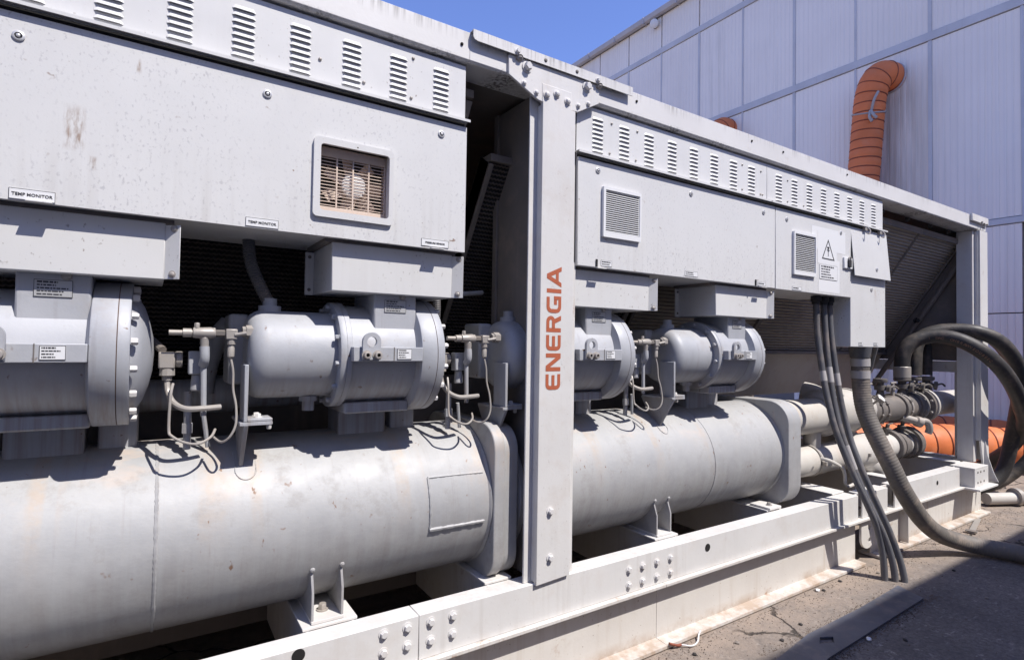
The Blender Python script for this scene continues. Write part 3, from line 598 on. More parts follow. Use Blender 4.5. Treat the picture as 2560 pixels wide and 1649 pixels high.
# left cabinet
cL = thing('control_cabinet', 'wide grey control cabinet with a square beige fan grille in its door', 'cabinet', (-1, 0.3, 1.69))
bd = MB().box(-3.0, 0.934, 0.10, 0.36, 1.69, 2.366)
for q in ((-3.0, 0.40, 1.69, 2.366), (0.67, 0.934, 1.69, 2.366), (0.40, 0.67, 1.69, 1.75), (0.40, 0.67, 1.99, 2.366)): bd.box(q[0], q[1], 0.030, 0.0995, q[2], q[3])
bd.build('body', 'cab', cL)
d = MB()
fx0, fx1, fz0, fz1 = 0.425, 0.646, 1.765, 1.972
for q in ((-3.0, fx0, 1.686, 2.138), (fx1, 0.937, 1.686, 2.138), (fx0, fx1, 1.686, fz0), (fx0, fx1, fz1, 2.138)): d.box(q[0], q[1], YD, 0.028, q[2], q[3])
dL = d.build('door', 'door', cL)
louvre_strip(cL, -3.0, 0.935, [0.8365-0.1585*k for k in range(9)], ((0.73, 2.335), (0.725, 2.196), (0.56, 2.205), (0.42, 2.24)))
for x, z in ((-0.287, 2.082), (0.269, 2.086), (0.836, 2.092)): latch(dL, x, z, YD)
label_plate(dL, -0.294, -0.207, 1.6885, 1.715, YD, 'TEMP MONITOR', 0.0104)
label_plate(dL, 0.22, 0.309, 1.6895, 1.7155, YD, 'TEMP MONITOR', 0.0104)
label_plate(dL, 0.768, 0.871, 1.6925, 1.718, YD, 'PRESSURE SENSOR', 0.0090)
for x in (-0.262, 0.80): MB().box(x, x+0.05, -0.004, YD-0.0002, 1.6855, 1.688).build('shadow_tab', 'cab', dL)  # thin slips added to cast tab-shaped shadows on the boxes below
# fan grille
fg = shape_mesh('fan_grille', [rrect(0.404, 0.661, 1.744, 1.992, 0.014), rrect(fx0, fx1, fz0, fz1, 0.010)], 0.011, 'cab')
fg = obj('fan_grille', fg, cL, bevel=0.0025, loc=(0, 0.0045, 0), rot=FRONT)
MB().box(fx0-0.012, fx0-0.001, 0.011, 0.0865, fz0, fz1).box(fx1+0.001, fx1+0.012, 0.011, 0.0865, fz0, fz1).box(fx0-0.001, fx1+0.001, 0.011, 0.0865, fz1, fz1+0.01).box(fx0-0.001, fx1+0.001, 0.011, 0.0865, fz0-0.01, fz0).build('grille_well', 'beige', fg)
MB().box(fx0, fx1, 0.0805, 0.0865, fz0, fz1).build('grille_back', 'black', fg)
gx0, gx1, gz0, gz1 = 0.432, 0.64, 1.785, 1.944
MB().box(fx0, fx1, 0.034, 0.042, fz0, gz0).box(fx0, fx1, 0.034, 0.042, gz1, fz1).box(fx0, gx0, 0.034, 0.042, gz0, gz1).box(gx1, fx1, 0.034, 0.042, gz0, gz1).build('grille_plate', 'beige', fg, 0.001)
sl_ = MB().box(gx0, gx1, 0.034, 0.037, -0.0011, 0.0011).mesh('slat', 'beige')
for k in range(15): obj('slat', sl_, fg, loc=(0, 0, gz0+(gz1-gz0)*(k+0.5)/15))
br_ = MB().box(-0.0022, 0.0022, 0.0335, 0.0405, gz0, gz1).mesh('bar', 'beige')
for k in (1, 2, 3): obj('bar', br_, fg, loc=(gx0+(gx1-gx0)*k/4, 0, 0))
fh = MB().lathe([(0, 0.041), (0.016, 0.041), (0.02, 0.034), (0.02, 0.0)], (0.545, 0.066, 1.868), NY, 24).build('fan_hub', 'white', fg)
fb = MB()
for k in range(7):
    a = 2*PI*k/7; M = Matrix.Translation((0.545, 0.07, 1.868)) @ Matrix.Rotation(a, 4, 'Y') @ Matrix.Rotation(0.5, 4, 'X')
    fb.box(0.03, 0.098, -0.001, 0.001, -0.022, 0.022, M)
fb.build('fan_blades', 'beige', fg)
bolt(fg, (0.539, -0.001, 1.9795), NY, 0.0022, 0.001, 'black', 'screw', False, True)

def vent(parent, x0, x1, z0, z1):
    p = obj('vent', shape_mesh('vent', [rrect(x0, x1, z0, z1, 0.003, 2), rrect(x0+0.012, x1-0.008, z0+0.022, z1-0.014, 0.002, 2)], 0.014, 'white'), parent, bevel=0.002, loc=(0, YD-0.007, 0), rot=FRONT)
    MB().box(x0+0.008, x1-0.006, YD-0.0008, YD-0.0002, z0+0.01, z1-0.01).build('vent_back', 'dark', p)
    za, zb = z0+0.022, z1-0.014; n = 20; pit = (zb-za)/n
    M = Matrix.Rotation(math.radians(-12), 4, 'X'); s_ = MB().box(x0+0.011, x1-0.007, -0.0016, 0.0016, -0.0014, 0.0014, M).mesh('slat', 'white')
    for k in range(n): obj('slat', s_, p, loc=(0, YD-0.007, za+pit*(k+0.5)))
    return p
# right cabinets
cR = thing('control_cabinet', 'grey control cabinet with one slatted white vent, beside the lettered post', 'cabinet', (2.1, 0.3, 1.69))
box_part('body', 'cab', cR, 1.462, 2.866, 0.030, 0.36, 1.69, 2.366, 0.003)
dR = box_part('door', 'door', cR, 1.459, 2.864, YD, 0.028, 1.687, 2.140, 0.003)
colsR = [1.573+0.1556*k for k in range(8)]
louvre_strip(cR, 1.452, 2.80, colsR, ((1.652, 2.322), (1.808, 2.322), (1.642, 2.19), (1.80, 2.19), (2.58, 2.32), (2.58, 2.19), (2.745, 2.315), (2.742, 2.19), (2.76, 2.19)))
vent(dR, 1.590, 1.814, 1.820, 2.036)
for x, z in ((1.567, 2.099), (2.162, 2.096), (2.754, 2.091)): latch(dR, x, z, YD, 0.0125)
label_plate(dR, 1.589, 1.651, 1.696, 1.722, YD, None, 0, lines=2)
label_plate(dR, 2.122, 2.215, 1.697, 1.722, YD, None, 0, lines=2)
label_plate(dR, 2.704, 2.773, 1.693, 1.713, YD, None, 0, lines=1)
for x in (1.560, 2.68): MB().box(x, x+0.007, YD-0.006, YD-0.0002, 1.69, 1.722).build('catch', 'black', dR)
for x in (1.56, 2.72): MB().box(x, x+0.05, -0.004, YD-0.0002, 1.6835, 1.6865).build('shadow_tab', 'cab', dR)  # same added slips, there only for their shadows
MB().box(1.452, 1.456, YL, 0.036, 1.70, 2.366).build('edge_strip', 'dark', cR)
cW = thing('control_cabinet', 'narrow grey cabinet with a warning triangle beside its vent', 'cabinet', (3.28, 0.3, 1.69))
box_part('body', 'cab', cW, 2.874, 3.690, 0.030, 0.36, 1.69, 2.366, 0.003)
dW = box_part('door', 'door', cW, 2.8695, 3.694, YD, 0.028, 1.685, 2.139, 0.003)
louvre_strip(cW, 2.803, 4.140, [2.915+0.1565*k for k in range(8)], ((3.0, 2.31), (3.0, 2.19), (3.165, 2.19), (3.86, 2.19)))
vent(dW, 3.03, 3.262, 1.779, 2.026)
for x, z in ((2.975, 2.084), (3.566, 2.08)): latch(dW, x, z, YD, 0.0125)
label_plate(dW, 3.03, 3.124, 1.692, 1.712, YD, None, 0, lines=1)
sg = MB().box(3.298, 3.515, YD-0.0012, YD, 1.869, 2.062).build('warning_sign', 'white', dW)
MB().box(3.235, 3.62, YD-0.0006, YD-0.0001, 1.95, 2.085).box(3.31, 3.55, YD-0.0006, YD-0.0001, 1.70, 1.9).build('worn_patch', 'white', dW)
tri = [(3.345, 1.899), (3.489, 1.897), (3.416, 2.022)]; cxy = (sum(p[0] for p in tri)/3, sum(p[1] for p in tri)/3)
obj('triangle', shape_mesh('triangle', [tri, [(cxy[0]+(p[0]-cxy[0])*0.83, cxy[1]+(p[1]-cxy[1])*0.83) for p in tri]], 0.0006, 'text'), sg, loc=(0, YD-0.0016, 0), rot=FRONT)
sy = MB()
for q in ((3.404, 3.428, 1.966, 1.976), (3.400, 3.432, 1.953, 1.958), (3.411, 3.421, 1.945, 1.972), (3.4135, 3.4185, 1.918, 1.945)): sy.box(q[0], q[1], YD-0.002, YD-0.0013, q[2], q[3])
sy.build('symbol', 'text', sg)
label_plate(dW, 3.318, 3.52, 1.777, 1.865, YD-0.001, None, 0, lines=5)
kl = MB().box(3.59, 3.69, YD-0.011, YD-0.0003, 1.862, 1.932).build('keypad_plate', 'white', dW, 0.003)
MB().box(3.626, 3.664, YD-0.02, YD-0.0112, 1.872, 1.918).build('padlock', 'black', kl, 0.003)
MB().tube(smooth([(3.632, YD-0.016, 1.915), (3.634, YD-0.016, 1.93), (3.645, YD-0.016, 1.936), (3.657, YD-0.016, 1.93), (3.658, YD-0.016, 1.915)], 4), 0.004, 6).build('shackle', 'fit', kl)
# isolator box with a hinged rain flap
iso = thing('switch_box', 'tall grey switch box with a hinged flap open at its foot', 'switch box', (3.93, 0.07, 1.375))
box_part('body', 'cab', iso, 3.698, 4.165, 0.016, 0.20, 1.376, 2.134, 0.003)
fl = MB().prism([(0.0145, 2.138), (0.0125, 2.138), (-0.014, 1.832), (-0.014, 1.825), (-0.010, 1.825)], 'x', 3.692, 4.172).build('flap', 'cab', iso, 0.001)
for x in (3.86, 4.06):
    h_ = MB().box(x-0.018, x+0.018, -0.006, 0.010, 2.13, 2.165).tube(smooth([(x+0.012, -0.004, 2.15), (x+0.014, -0.02, 2.13), (x, -0.022, 2.105), (x-0.014, -0.012, 2.11)], 5), 0.004, 6); h_.build('hinge', 'fit', iso)
latch(fl, 3.985, 1.885, -0.0098, 0.013); latch(iso, 3.97, 1.755, 0.0155, 0.013)
for x in (3.80, 4.0): label_plate(iso, x, x+0.055, 1.385, 1.407, 0.0155, None, 0, lines=2)

# ------------------------------------------------------------------ terminal boxes under the cabinets
def terminal_box(x0, x1, label, grp='terminal boxes over the compressors'):
    t = thing('terminal_box', label, 'terminal box', ((x0+x1)/2, 0.16, 1.52), grp)
    box_part('cover', 'cab', t, x0, x1, 0.045, 0.285, 1.521, 1.677, 0.003)
    p = [(x1-0.001, 0.0475), (x1+0.034, 0.022), (x1+0.0355, 0.0245), (x1+0.001, 0.0505)]
    lip = MB().prism(p, 'z', 1.5225, 1.672).build('flared_lip', 'cab', t, 0.001)
    q = Vector((-0.58, -0.81, 0)); bolt(lip, (x1+0.018, 0.0335, 1.536), q, 0.0075, 0.005, 'fit', 'screw', True, True); bolt(lip, (x1+0.02, 0.032, 1.662), q, 0.0075, 0.005, 'fit', 'screw', True, True)
    f_ = box_part('back_flange', 'cab', t, x0-0.03, x0-0.0005, 0.276, 0.284, 1.521, 1.672, 0.001)
    for z in (1.54, 1.655): bolt(f_, (x0-0.016, 0.276, z), NY, 0.006, 0.004, 'dpipe', 'screw', False, True)
    MB().box(x0-0.02, x1+0.02, 0.06, 0.3, 1.6775, 1.6895).build('gasket', 'inner', t)
    return t
terminal_box(-0.43, 0.026, 'shallow grey box under the door edge, above the domed compressor')
terminal_box(0.478, 0.905, 'grey box under the door below the fan grille, side face in shade')
terminal_box(1.464, 1.917, 'grey box touching the lettered post, below the single-vent door')
terminal_box(2.402, 2.842, 'grey box above the last compressor, beside the warning sign cabinet')

# ------------------------------------------------------------------ compressors
YC, ZC = 0.22, 1.314
def compressor(xe, label):
    t = thing('compressor', label, 'compressor', (xe, YC, 1.03), 'screw compressors above the vessels')
    O = Vector((xe, YC, ZC)); X = (1, 0, 0)
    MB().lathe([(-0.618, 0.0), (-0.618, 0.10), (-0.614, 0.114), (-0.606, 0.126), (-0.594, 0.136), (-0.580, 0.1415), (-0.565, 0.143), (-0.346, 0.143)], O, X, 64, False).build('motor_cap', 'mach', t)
    f1 = MB().lathe([(-0.357, 0.14), (-0.357, 0.178), (-0.354, 0.180), (-0.3385, 0.180), (-0.338, 0.1785), (-0.3365, 0.1785), (-0.336, 0.180), (-0.321, 0.180), (-0.319, 0.178), (-0.319, 0.15)], O, X, 64, False).build('front_flange', 'mach', t)
    for k in range(12):
        a = 2*PI*(k+0.3)/12; bolt(f1, O+Vector((-0.357, 0.163*math.cos(a), 0.163*math.sin(a))), (-1, 0, 0), 0.0085, 0.014, 'mach')
    MB().lathe([(-0.325, 0.171), (-0.082, 0.171)], O, X, 64, False).build('rotor_casing', 'mach', t)
    f2 = MB().lathe([(-0.095, 0.17), (-0.093, 0.18), (-0.086, 0.203), (-0.083, 0.205), (-0.0295, 0.205), (-0.0292, 0.2025), (-0.0272, 0.2025), (-0.027, 0.205), (-0.003, 0.205), (0.0, 0.203), (0.0, 0.16)], O, X, 64, False).build('rear_flange', 'mach', t)
    MB().torus(O+Vector((-0.0282, 0, 0)), X, 0.2032, 0.0018, 64, 5).build('gasket_line', 'rustline', f2)
    for k in range(16):
        a = 2*PI*(k+0.5)/16; bolt(f2, O+Vector((0.0, 0.188*math.cos(a), 0.188*math.sin(a))), (1, 0, 0), 0.010, 0.018, 'bolt', washer=False)
    MB().lathe([(0.0, 0.172), (0.012, 0.166), (0.03, 0.135), (0.043, 0.095), (0.052, 0.05), (0.055, 0.0)], O, X, 48, False).build('end_dome', 'mach', t)
    br = MB().box(xe-0.327, xe-0.088, 0.010, 0.09, ZC-0.018, ZC+0.029).build('side_bar', 'mach', t, 0.002)
    MB().box(xe-0.1925, xe-0.190, 0.0085, 0.0098, ZC-0.018, ZC+0.029).build('joint_line', 'dpipe', br)
    lx = xe-0.272
    loop = [(-0.030, -0.012), (0.030, -0.012), (0.030, 0.046)] + [(0.030*math.cos(a), 0.046+0.030*math.sin(a)) for a in [PI*k/10 for k in range(1, 10)]] + [(-0.030, 0.046)]
    obj('lifting_lug', shape_mesh('lifting_lug', [loop, circ(0, 0.046, 0.0165, 20)], 0.014, 'mach'), t, bevel=0.0015, loc=(lx, 0.0025, ZC), rot=FRONT)
    for dx in (-0.018, 0.018):
        m = MB().lathe([(0, 0.0155), (0.003, 0.0155), (0.003, 0.0115), (0.016, 0.0115), (0.0165, 0.0105), (0.0165, 0.0062), (0.008, 0.006)], (0, 0, 0), (0, 0, 1), 18, False); m.cur = 1; m.lathe([(0.009, 0.0062), (0.009, 0.0)], (0, 0, 0), (0, 0, 1), 6, False)
        obj('socket_bolt', m.mesh('socket_bolt', ['fit', 'dark']), t, loc=(lx+dx, -0.0045, ZC+0.003), rot=(PI/2, 0, 0))
    label_plate(br, xe-0.181, xe-0.130, ZC-0.011, ZC+0.024, 0.0095, None, 0, lines=4)
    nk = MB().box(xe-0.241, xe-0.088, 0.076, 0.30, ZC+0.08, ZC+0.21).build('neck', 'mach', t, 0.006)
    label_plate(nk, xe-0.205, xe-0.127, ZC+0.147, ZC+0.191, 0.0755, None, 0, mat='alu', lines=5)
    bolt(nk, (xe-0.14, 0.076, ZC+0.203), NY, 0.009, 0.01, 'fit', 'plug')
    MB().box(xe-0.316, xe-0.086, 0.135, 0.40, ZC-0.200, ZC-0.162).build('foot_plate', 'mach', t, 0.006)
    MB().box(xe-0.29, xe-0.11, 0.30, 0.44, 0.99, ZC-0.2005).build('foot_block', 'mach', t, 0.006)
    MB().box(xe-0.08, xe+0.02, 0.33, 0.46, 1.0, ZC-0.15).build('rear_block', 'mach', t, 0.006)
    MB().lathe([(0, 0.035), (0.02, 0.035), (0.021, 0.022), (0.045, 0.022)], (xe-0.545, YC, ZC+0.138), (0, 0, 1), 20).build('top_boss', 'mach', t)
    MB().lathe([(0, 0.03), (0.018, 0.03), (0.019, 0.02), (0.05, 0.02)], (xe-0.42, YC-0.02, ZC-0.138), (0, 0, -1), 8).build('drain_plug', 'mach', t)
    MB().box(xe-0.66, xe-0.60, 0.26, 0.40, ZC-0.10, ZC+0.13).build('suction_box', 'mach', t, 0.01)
    # angle support between the cap and the vessel
    MB().box(xe-0.630, xe-0.6185, 0.10, 0.19, ZC-0.204, ZC-0.03).box(xe-0.6185, xe-0.548, 0.10, 0.19, ZC-0.204, ZC-0.1945).build('upper_bracket', 'mach', t, 0.002)
    lb = MB().box(xe-0.640, xe-0.548, 0.10, 0.30, ZC-0.215, ZC-0.2045)
    lb.prism([(0.10, ZC-0.215), (0.32, ZC-0.215), (0.24, 0.97), (0.195, 0.955)], 'x', xe-0.628, xe-0.616); lb.build('lower_bracket', 'mach', t, 0.001)
    for x, y in ((-0.585, 0.13), (-0.585, 0.17)): bolt(t, (xe+x, y, ZC-0.1945), (0, 0, 1), 0.009, 0.012, 'bolt')
    bolt(t, (xe-0.55, 0.15, ZC-0.215), (0, 0, -1), 0.008, 0.02, 'bolt')
    return t
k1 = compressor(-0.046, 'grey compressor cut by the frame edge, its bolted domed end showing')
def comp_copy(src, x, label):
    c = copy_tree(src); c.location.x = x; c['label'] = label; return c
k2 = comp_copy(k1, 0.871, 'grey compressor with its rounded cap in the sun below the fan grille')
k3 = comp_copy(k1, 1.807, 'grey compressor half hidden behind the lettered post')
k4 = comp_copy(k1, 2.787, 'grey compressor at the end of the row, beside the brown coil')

# ------------------------------------------------------------------ pressure vessels
VY, VZ, VR = 0.38, 0.74, 0.29
def vpt(x, deg, dr=0.0):
    a = math.radians(deg); return Vector((x, VY-(VR+dr)*math.cos(a), VZ+(VR+dr)*math.sin(a)))
def bead(par, pts, r, name='weld_bead'):
    rng = random.Random(5); P = resample(smooth(pts, 8), r*1.3); m = MB(); m.tube(P, lambda i: r*(0.75+0.4*rng.random()), 6); return m.build(name, 'vessel', par)
def vessel(x0, x1, label, loc):
    t = thing('pressure_vessel', label, 'pressure vessel', loc, 'pressure vessels in the base')
    s_ = MB().lathe([(x0, 0.0), (x0, VR-0.03), (x0+0.02, VR), (x1, VR), (x1+0.008, VR+0.008), (x1+0.02, VR+0.004)], (0, VY, VZ), (1, 0, 0), 128, False).build('shell', 'vessel', t); return t, s_
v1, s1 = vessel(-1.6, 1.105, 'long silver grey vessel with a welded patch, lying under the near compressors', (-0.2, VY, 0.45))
bead(s1, [vpt(0.026, a, -0.0015) for a in range(-85, 86, 10)], 0.0055)
bead(s1, [vpt(0.86, 26, 0.001), vpt(0.975, 25.6, 0.001), vpt(1.09, 25, 0.001)], 0.005); bead(s1, [vpt(0.86, a, 0.001) for a in (26, 14, 2, -10.5)], 0.005); bead(s1, [vpt(0.858, -10.5, 0.002), vpt(0.975, -10.8, 0.002), vpt(1.091, -11, 0.002)], 0.007)
pp = MB(); nx, na = 6, 10
for i in range(nx+1):
    for j in range(na+1): pp.v.append(tuple(vpt(0.862+0.228*i/nx, -10.5+36*j/na, 0.0025)))
for i in range(nx):
    for j in range(na): pp.f.append((i*(na+1)+j, (i+1)*(na+1)+j, (i+1)*(na+1)+j+1, i*(na+1)+j+1)); pp.mi.append(0)
pp.build('patch_plate', 'vessel', s1)
def end_plate(par, x0, x1, y0, y1, z0, z1, r):
    return MB().prism(rrect(y0, y1, z0, z1, r, 8), 'x', x0, x1).build('end_plate', 'vessel', par, 0.004)
end_plate(v1, 1.118, 1.166, 0.075, 0.70, 0.4415, 1.045, 0.10)
MB().prism(rrect(0.088, 0.69, 0.4425, 1.035, 0.10, 8), 'x', 1.1665, 1.235).build('water_head', 'vessel', v1, 0.004)
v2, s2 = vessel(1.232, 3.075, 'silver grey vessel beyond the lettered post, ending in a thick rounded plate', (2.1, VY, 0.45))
bead(s2, [vpt(2.47, a, 0.0) for a in range(-85, 86, 10)], 0.003)
end_plate(v2, 3.085, 3.212, 0.058, 0.70, 0.4415, 1.05, 0.13)
def saddle(par, x, w=0.095):
    o = MB()
    for xx in (x, x+w): o.prism([(0.10, 0.462), (0.10, 0.55), (0.125, 0.62), (0.20, 0.58), (0.38, 0.47), (0.38, 0.462)], 'x', xx-0.004, xx+0.004)
    o = o.build('saddle', 'vessel', par, 0.001)
    MB().box(x-0.004, x+w+0.004, 0.095, 0.62, 0.4515, 0.4615).build('saddle_foot', 'frame', par, 0.001)
    bolt(par, (x+w*0.5, 0.165, 0.4615), (0, 0, 1), 0.014, 0.022, 'fit')
    for xx in (x, x+w): MB().lathe([(0, 0.009), (0.006, 0.008), (0.009, 0.004), (0.009, 0)], vpt(xx, -24.5, -0.001), vpt(xx, -24.5)-Vector((xx, VY, VZ)), 10).build('weld_lump', 'vessel', par)
saddle(v1, 0.458); saddle(v2, 2.048); saddle(v1, -1.25)
for par, x in ((s1, 0.262), (s2, 2.17), (s2, 1.19+0.06)):
    c_ = vpt(x, 48); nn = (c_-Vector((x, VY, VZ))).normalized()
    pad = [vpt(x+0.03*math.cos(a), 47+7.5*math.sin(a), 0.001) for a in [PI+PI*k/10 for k in range(11)]]
    bead(par, [vpt(x-0.03, 62, 0.001)]+pad+[vpt(x+0.03, 62, 0.001)], 0.0022)
fp = MB().box(2.93, 3.04, 0.075, 0.2, 0.4515, 0.4635).build('foot_plate', 'frame', v2, 0.001); bolt(fp, (2.985, 0.115, 0.4635), (0, 0, 1), 0.012, 0.016, 'fit')

# ------------------------------------------------------------------ valve assemblies between the compressors
def valve_set(ox, label):
    t = thing('valve_assembly', label, 'valves', (ox+0.13, 0.14, 1.0), 'valve sets between the compressors'); y = 0.14; H = 1.378
    X = (1, 0, 0)
    m = MB(); m.lathe([(0.043, 0.008), (0.078, 0.008), (0.078, 0.013), (0.10, 0.013), (0.10, 0.009), (0.104, 0.009)], (ox, y, H), X, 12); m.build('inlet_pipe', 'fit', t)
    b = MB().lathe([(0.103, 0.014), (0.118, 0.016), (0.15, 0.018), (0.163, 0.014)], (ox, y, H), X, 14).lathe([(0, 0.013), (0.03, 0.011)], (ox+0.135, y, H-0.012), (0, 0, -1), 12).box(ox+0.104, ox+0.163, y-0.005, y+0.02, H-0.004, H+0.016).build('valve_body', 'fit', t, 0.002)
    bolt(b, (ox+0.114, y, H+0.014), (0, 0, 1), 0.0075, 0.016, 'fit', 'valve_stem', False)
    MB().lathe([(0.163, 0.011), (0.187, 0.011), (0.187, 0.0085), (0.194, 0.0085)], (ox, y, H), X, 6).build('union_nut', 'dpipe', t)
    MB().box(ox+0.19, ox+0.222, y-0.014, y+0.014, H-0.018, H+0.014).build('cross_fitting', 'fit', t, 0.003)
    MB().tube([(ox+0.215, y-0.012, H-0.004), (ox+0.246, y-0.02, H+0.002)], 0.006, 8).build('needle', 'fit', t)
    MB().lathe([(0.236, 0.017), (0.246, 0.017), (0.246, 0.021), (0.272, 0.021)], (ox, y, H+0.006), X, 6).build('hex_union', 'fit', t)
    MB().lathe([(0, 0.012), (0.013, 0.012), (0.013, 0.009), (0.02, 0.0085), (0.024, 0.0105), (0.05, 0.010), (0.056, 0.004)], (ox+0.206, y, H-0.02), (0, 0, -1), 10).build('flare_nut', 'fit', t)
    MB().tube(smooth([(ox+0.135, y, H-0.04), (ox+0.136, y, H-0.075), (ox+0.134, y+0.015, H-0.095)], 5), 0.0135, 12).build('elbow', 'mach', t)
    MB().tube([(ox+0.134, y+0.015, H-0.05), (ox+0.138, y+0.015, 1.13)], 0.0085, 10).build('riser', 'mach', t)
    c_ = MB().box(ox+0.020, ox+0.062, y+0.03, y+0.09, H-0.107, H-0.058).lathe([(0, 0.024), (0.02, 0.024)], (ox+0.062, y+0.06, H-0.08), (1, 0, 0), 14).build('relief_valve', 'fit', t, 0.004)
    MB().lathe([(0, 0.02), (0.02, 0.021), (0.022, 0.014), (0.035, 0.013)], (ox+0.043, y+0.05, H-0.107), (0, 0, -1), 10).build('valve_neck', 'fit', t)
    MB().box(ox+0.096, ox+0.14, y+0.03, y+0.07, H-0.125, H-0.055).lathe([(0, 0.014), (0.05, 0.018)], (ox+0.12, y+0.05, H-0.125), (0, 0, -1), 12).build('stop_valve', 'mach', t, 0.004)
    MB().tube(smooth([(ox+0.043, y+0.05, H-0.14), (ox+0.047, y+0.04, H-0.175), (ox+0.06, y+0.015, H-0.205), (ox+0.09, y-0.01, H-0.222), (ox+0.14, y-0.01, H-0.223), (ox+0.182, y, H-0.222)], 6), 0.0085, 10).build('bent_pipe', 'fit', t)
    MB().tube(smooth([(ox+0.206, y, H-0.075), (ox+0.213, y-0.005, H-0.115), (ox+0.214, y-0.01, H-0.17), (ox+0.222, y-0.02, H-0.22), (ox+0.221, y-0.03, H-0.275), (ox+0.205, y-0.03, 1.067), (ox+0.185, y-0.01, 1.052), (ox+0.168, y+0.03, 1.062)], 6), 0.0036, 8).build('capillary_tube', 'fit', t)
    MB().tube(smooth([(ox+0.058, y+0.02, H-0.15), (ox+0.052, y, 1.19), (ox+0.05, y-0.01, 1.10), (ox+0.058, y-0.02, 1.08), (ox+0.09, y-0.025, 1.06), (ox+0.125, y-0.02, 1.053), (ox+0.158, y, 1.067), (ox+0.172, y+0.03, 1.085)], 6), 0.004, 8).build('capillary_tube', 'fit', t)
    MB().tube(smooth([(ox-0.06, y+0.2, 1.40), (ox-0.01, y+0.16, 1.365), (ox+0.03, y+0.08, 1.325)], 5), 0.012, 10).build('feed_pipe', 'dpipe', t)
    MB().tube([(ox+0.10, y+0.09, 1.20), (ox+0.102, y+0.1, 1.02)], 0.011, 10).tube([(ox+0.145, y+0.1, 1.12), (ox+0.16, y+0.11, 1.02)], 0.007, 8).lathe([(0, 0.016), (0.03, 0.016)], (ox+0.101, y+0.095, 1.10), (0, 0, -1), 6).build('drain_pipe', 'mach', t)
    return t
va = valve_set(0.0, 'valve set with a looping capillary between the domed and sunlit compressors')
for x, l in ((0.895, 'valve set in the gap just before the lettered post'), (1.865, 'valve set beside the last compressor, past the lettered post')):
    c_ = copy_tree(va); c_.location.x = x+0.13; c_['label'] = l
# big suction pipes and flexible conduits behind
sp = thing('suction_pipe', 'thick grey pipe running low behind the compressors', 'pipe', (0, 0.62, 1.1))
MB().tube([(-1.5, 0.56, 1.16), (0.9, 0.56, 1.16)], 0.055, 20).build('pipe', 'mach', sp)
MB().lathe([(0, 0.068), (0.1, 0.068)], (0.16, 0.56, 1.16), (1, 0, 0), 20).build('coupling', 'mach', sp)
MB().tube(smooth([(0.16, 0.5, 1.17), (0.17, 0.5, 1.26), (0.2, 0.5, 1.36), (0.24, 0.5, 1.42)], 6), 0.035, 14).build('riser', 'mach', sp)
def ribbed(name, label, pts, r, mat, cat='conduit', group=None, pitch=0.008, amp=0.07, n=12):
    P = resample(smooth(pts, 10), pitch/2); m = MB(); m.tube(P, lambda i: r*(1+(amp if i % 2 else -amp)), n); o = m.build(name, mat); tag(o, label, cat, group); return o
ribbed('flexible_conduit', 'ribbed conduit dropping from the cabinet to the sunlit compressor', [(0.262, 0.26, 1.70), (0.268, 0.25, 1.62), (0.292, 0.235, 1.55), (0.322, 0.222, 1.485)], 0.019, 'cond', group='conduits down to the compressors')
ribbed('flexible_conduit', 'ribbed conduit bending behind the bolted flange near the post', [(0.955, 0.28, 1.70), (0.96, 0.29, 1.58), (0.97, 0.31, 1.45), (0.95, 0.36, 1.33)], 0.016, 'cond', group='conduits down to the compressors')
wp = MB().tube(smooth([(0.93, 0.42, 1.60), (1.02, 0.42, 1.575), (1.12, 0.42, 1.575), (1.25, 0.42, 1.59)], 6), 0.010, 10).build('water_pipe', 'mach'); tag(wp, 'thin grey pipe crossing the dark gap beside the post', 'pipe')
wh = MB().tube(smooth([(0.93, 0.36, 1.80), (0.99, 0.37, 1.90), (1.04, 0.38, 1.95), (1.12, 0.40, 1.96)], 6), 0.03, 14).build('bypass_pipe', 'mach'); tag(wh, 'fat grey pipe bend behind the cabinet edge', 'pipe')

# ------------------------------------------------------------------ water pipes at the right end
PY = 0.33
pm1 = thing('pipe_manifold', 'upper beige water pipe with bolted flanges and hose valves', 'pipe', (4.6, PY, 0.44), 'water pipes at the end')
X = (1, 0, 0)
MB().lathe([(3.2, 0.118), (3.95, 0.118)], (0, PY, 0.90), X, 40).build('pipe', 'pipe', pm1)
MB().lathe([(3.86, 0.12), (3.90, 0.15), (3.93, 0.155), (4.25, 0.155), (4.28, 0.15), (4.45, 0.108), (4.48, 0.11), (4.52, 0.11)], (0, PY, 0.915), X, 40).build('reducer', 'pipe', pm1)
MB().tube(smooth([(4.08, PY, 0.95), (4.08, 0.40, 0.99), (4.07, 0.47, 1.02), (4.06, 0.52, 1.03)], 6), 0.085, 24).build('branch', 'pipe', pm1)
for x in (3.93, 4.27): MB().torus((x, PY, 0.915), X, 0.156, 0.007, 40, 6).build('weld_ring', 'pipe', pm1)
MB().lathe([(4.5, 0.102), (6.3, 0.102)], (0, PY, 0.895), X, 36).build('pipe', 'dpipe', pm1)
for x, r, w, mt in ((5.02, 0.118, 0.05, 'dpipe'), (5.30, 0.116, 0.06, 'dpipe'), (5.46, 0.145, 0.03, 'dpipe'), (5.53, 0.145, 0.03, 'pipe')):
    f_ = MB().lathe([(0, 0.1), (0, r-0.003), (0.003, r), (w-0.003, r), (w, r-0.003), (w, 0.1)], (x, PY, 0.895), X, 36, False).build('flange', mt, pm1)
    if r > 0.14:
        for k in range(8):
            a = 2*PI*(k+0.5)/8; bolt(f_, (x+(w if x > 5.5 else 0), PY+0.124*math.cos(a), 0.895+0.124*math.sin(a)), (1 if x > 5.5 else -1, 0, 0), 0.011, 0.016, 'fit')
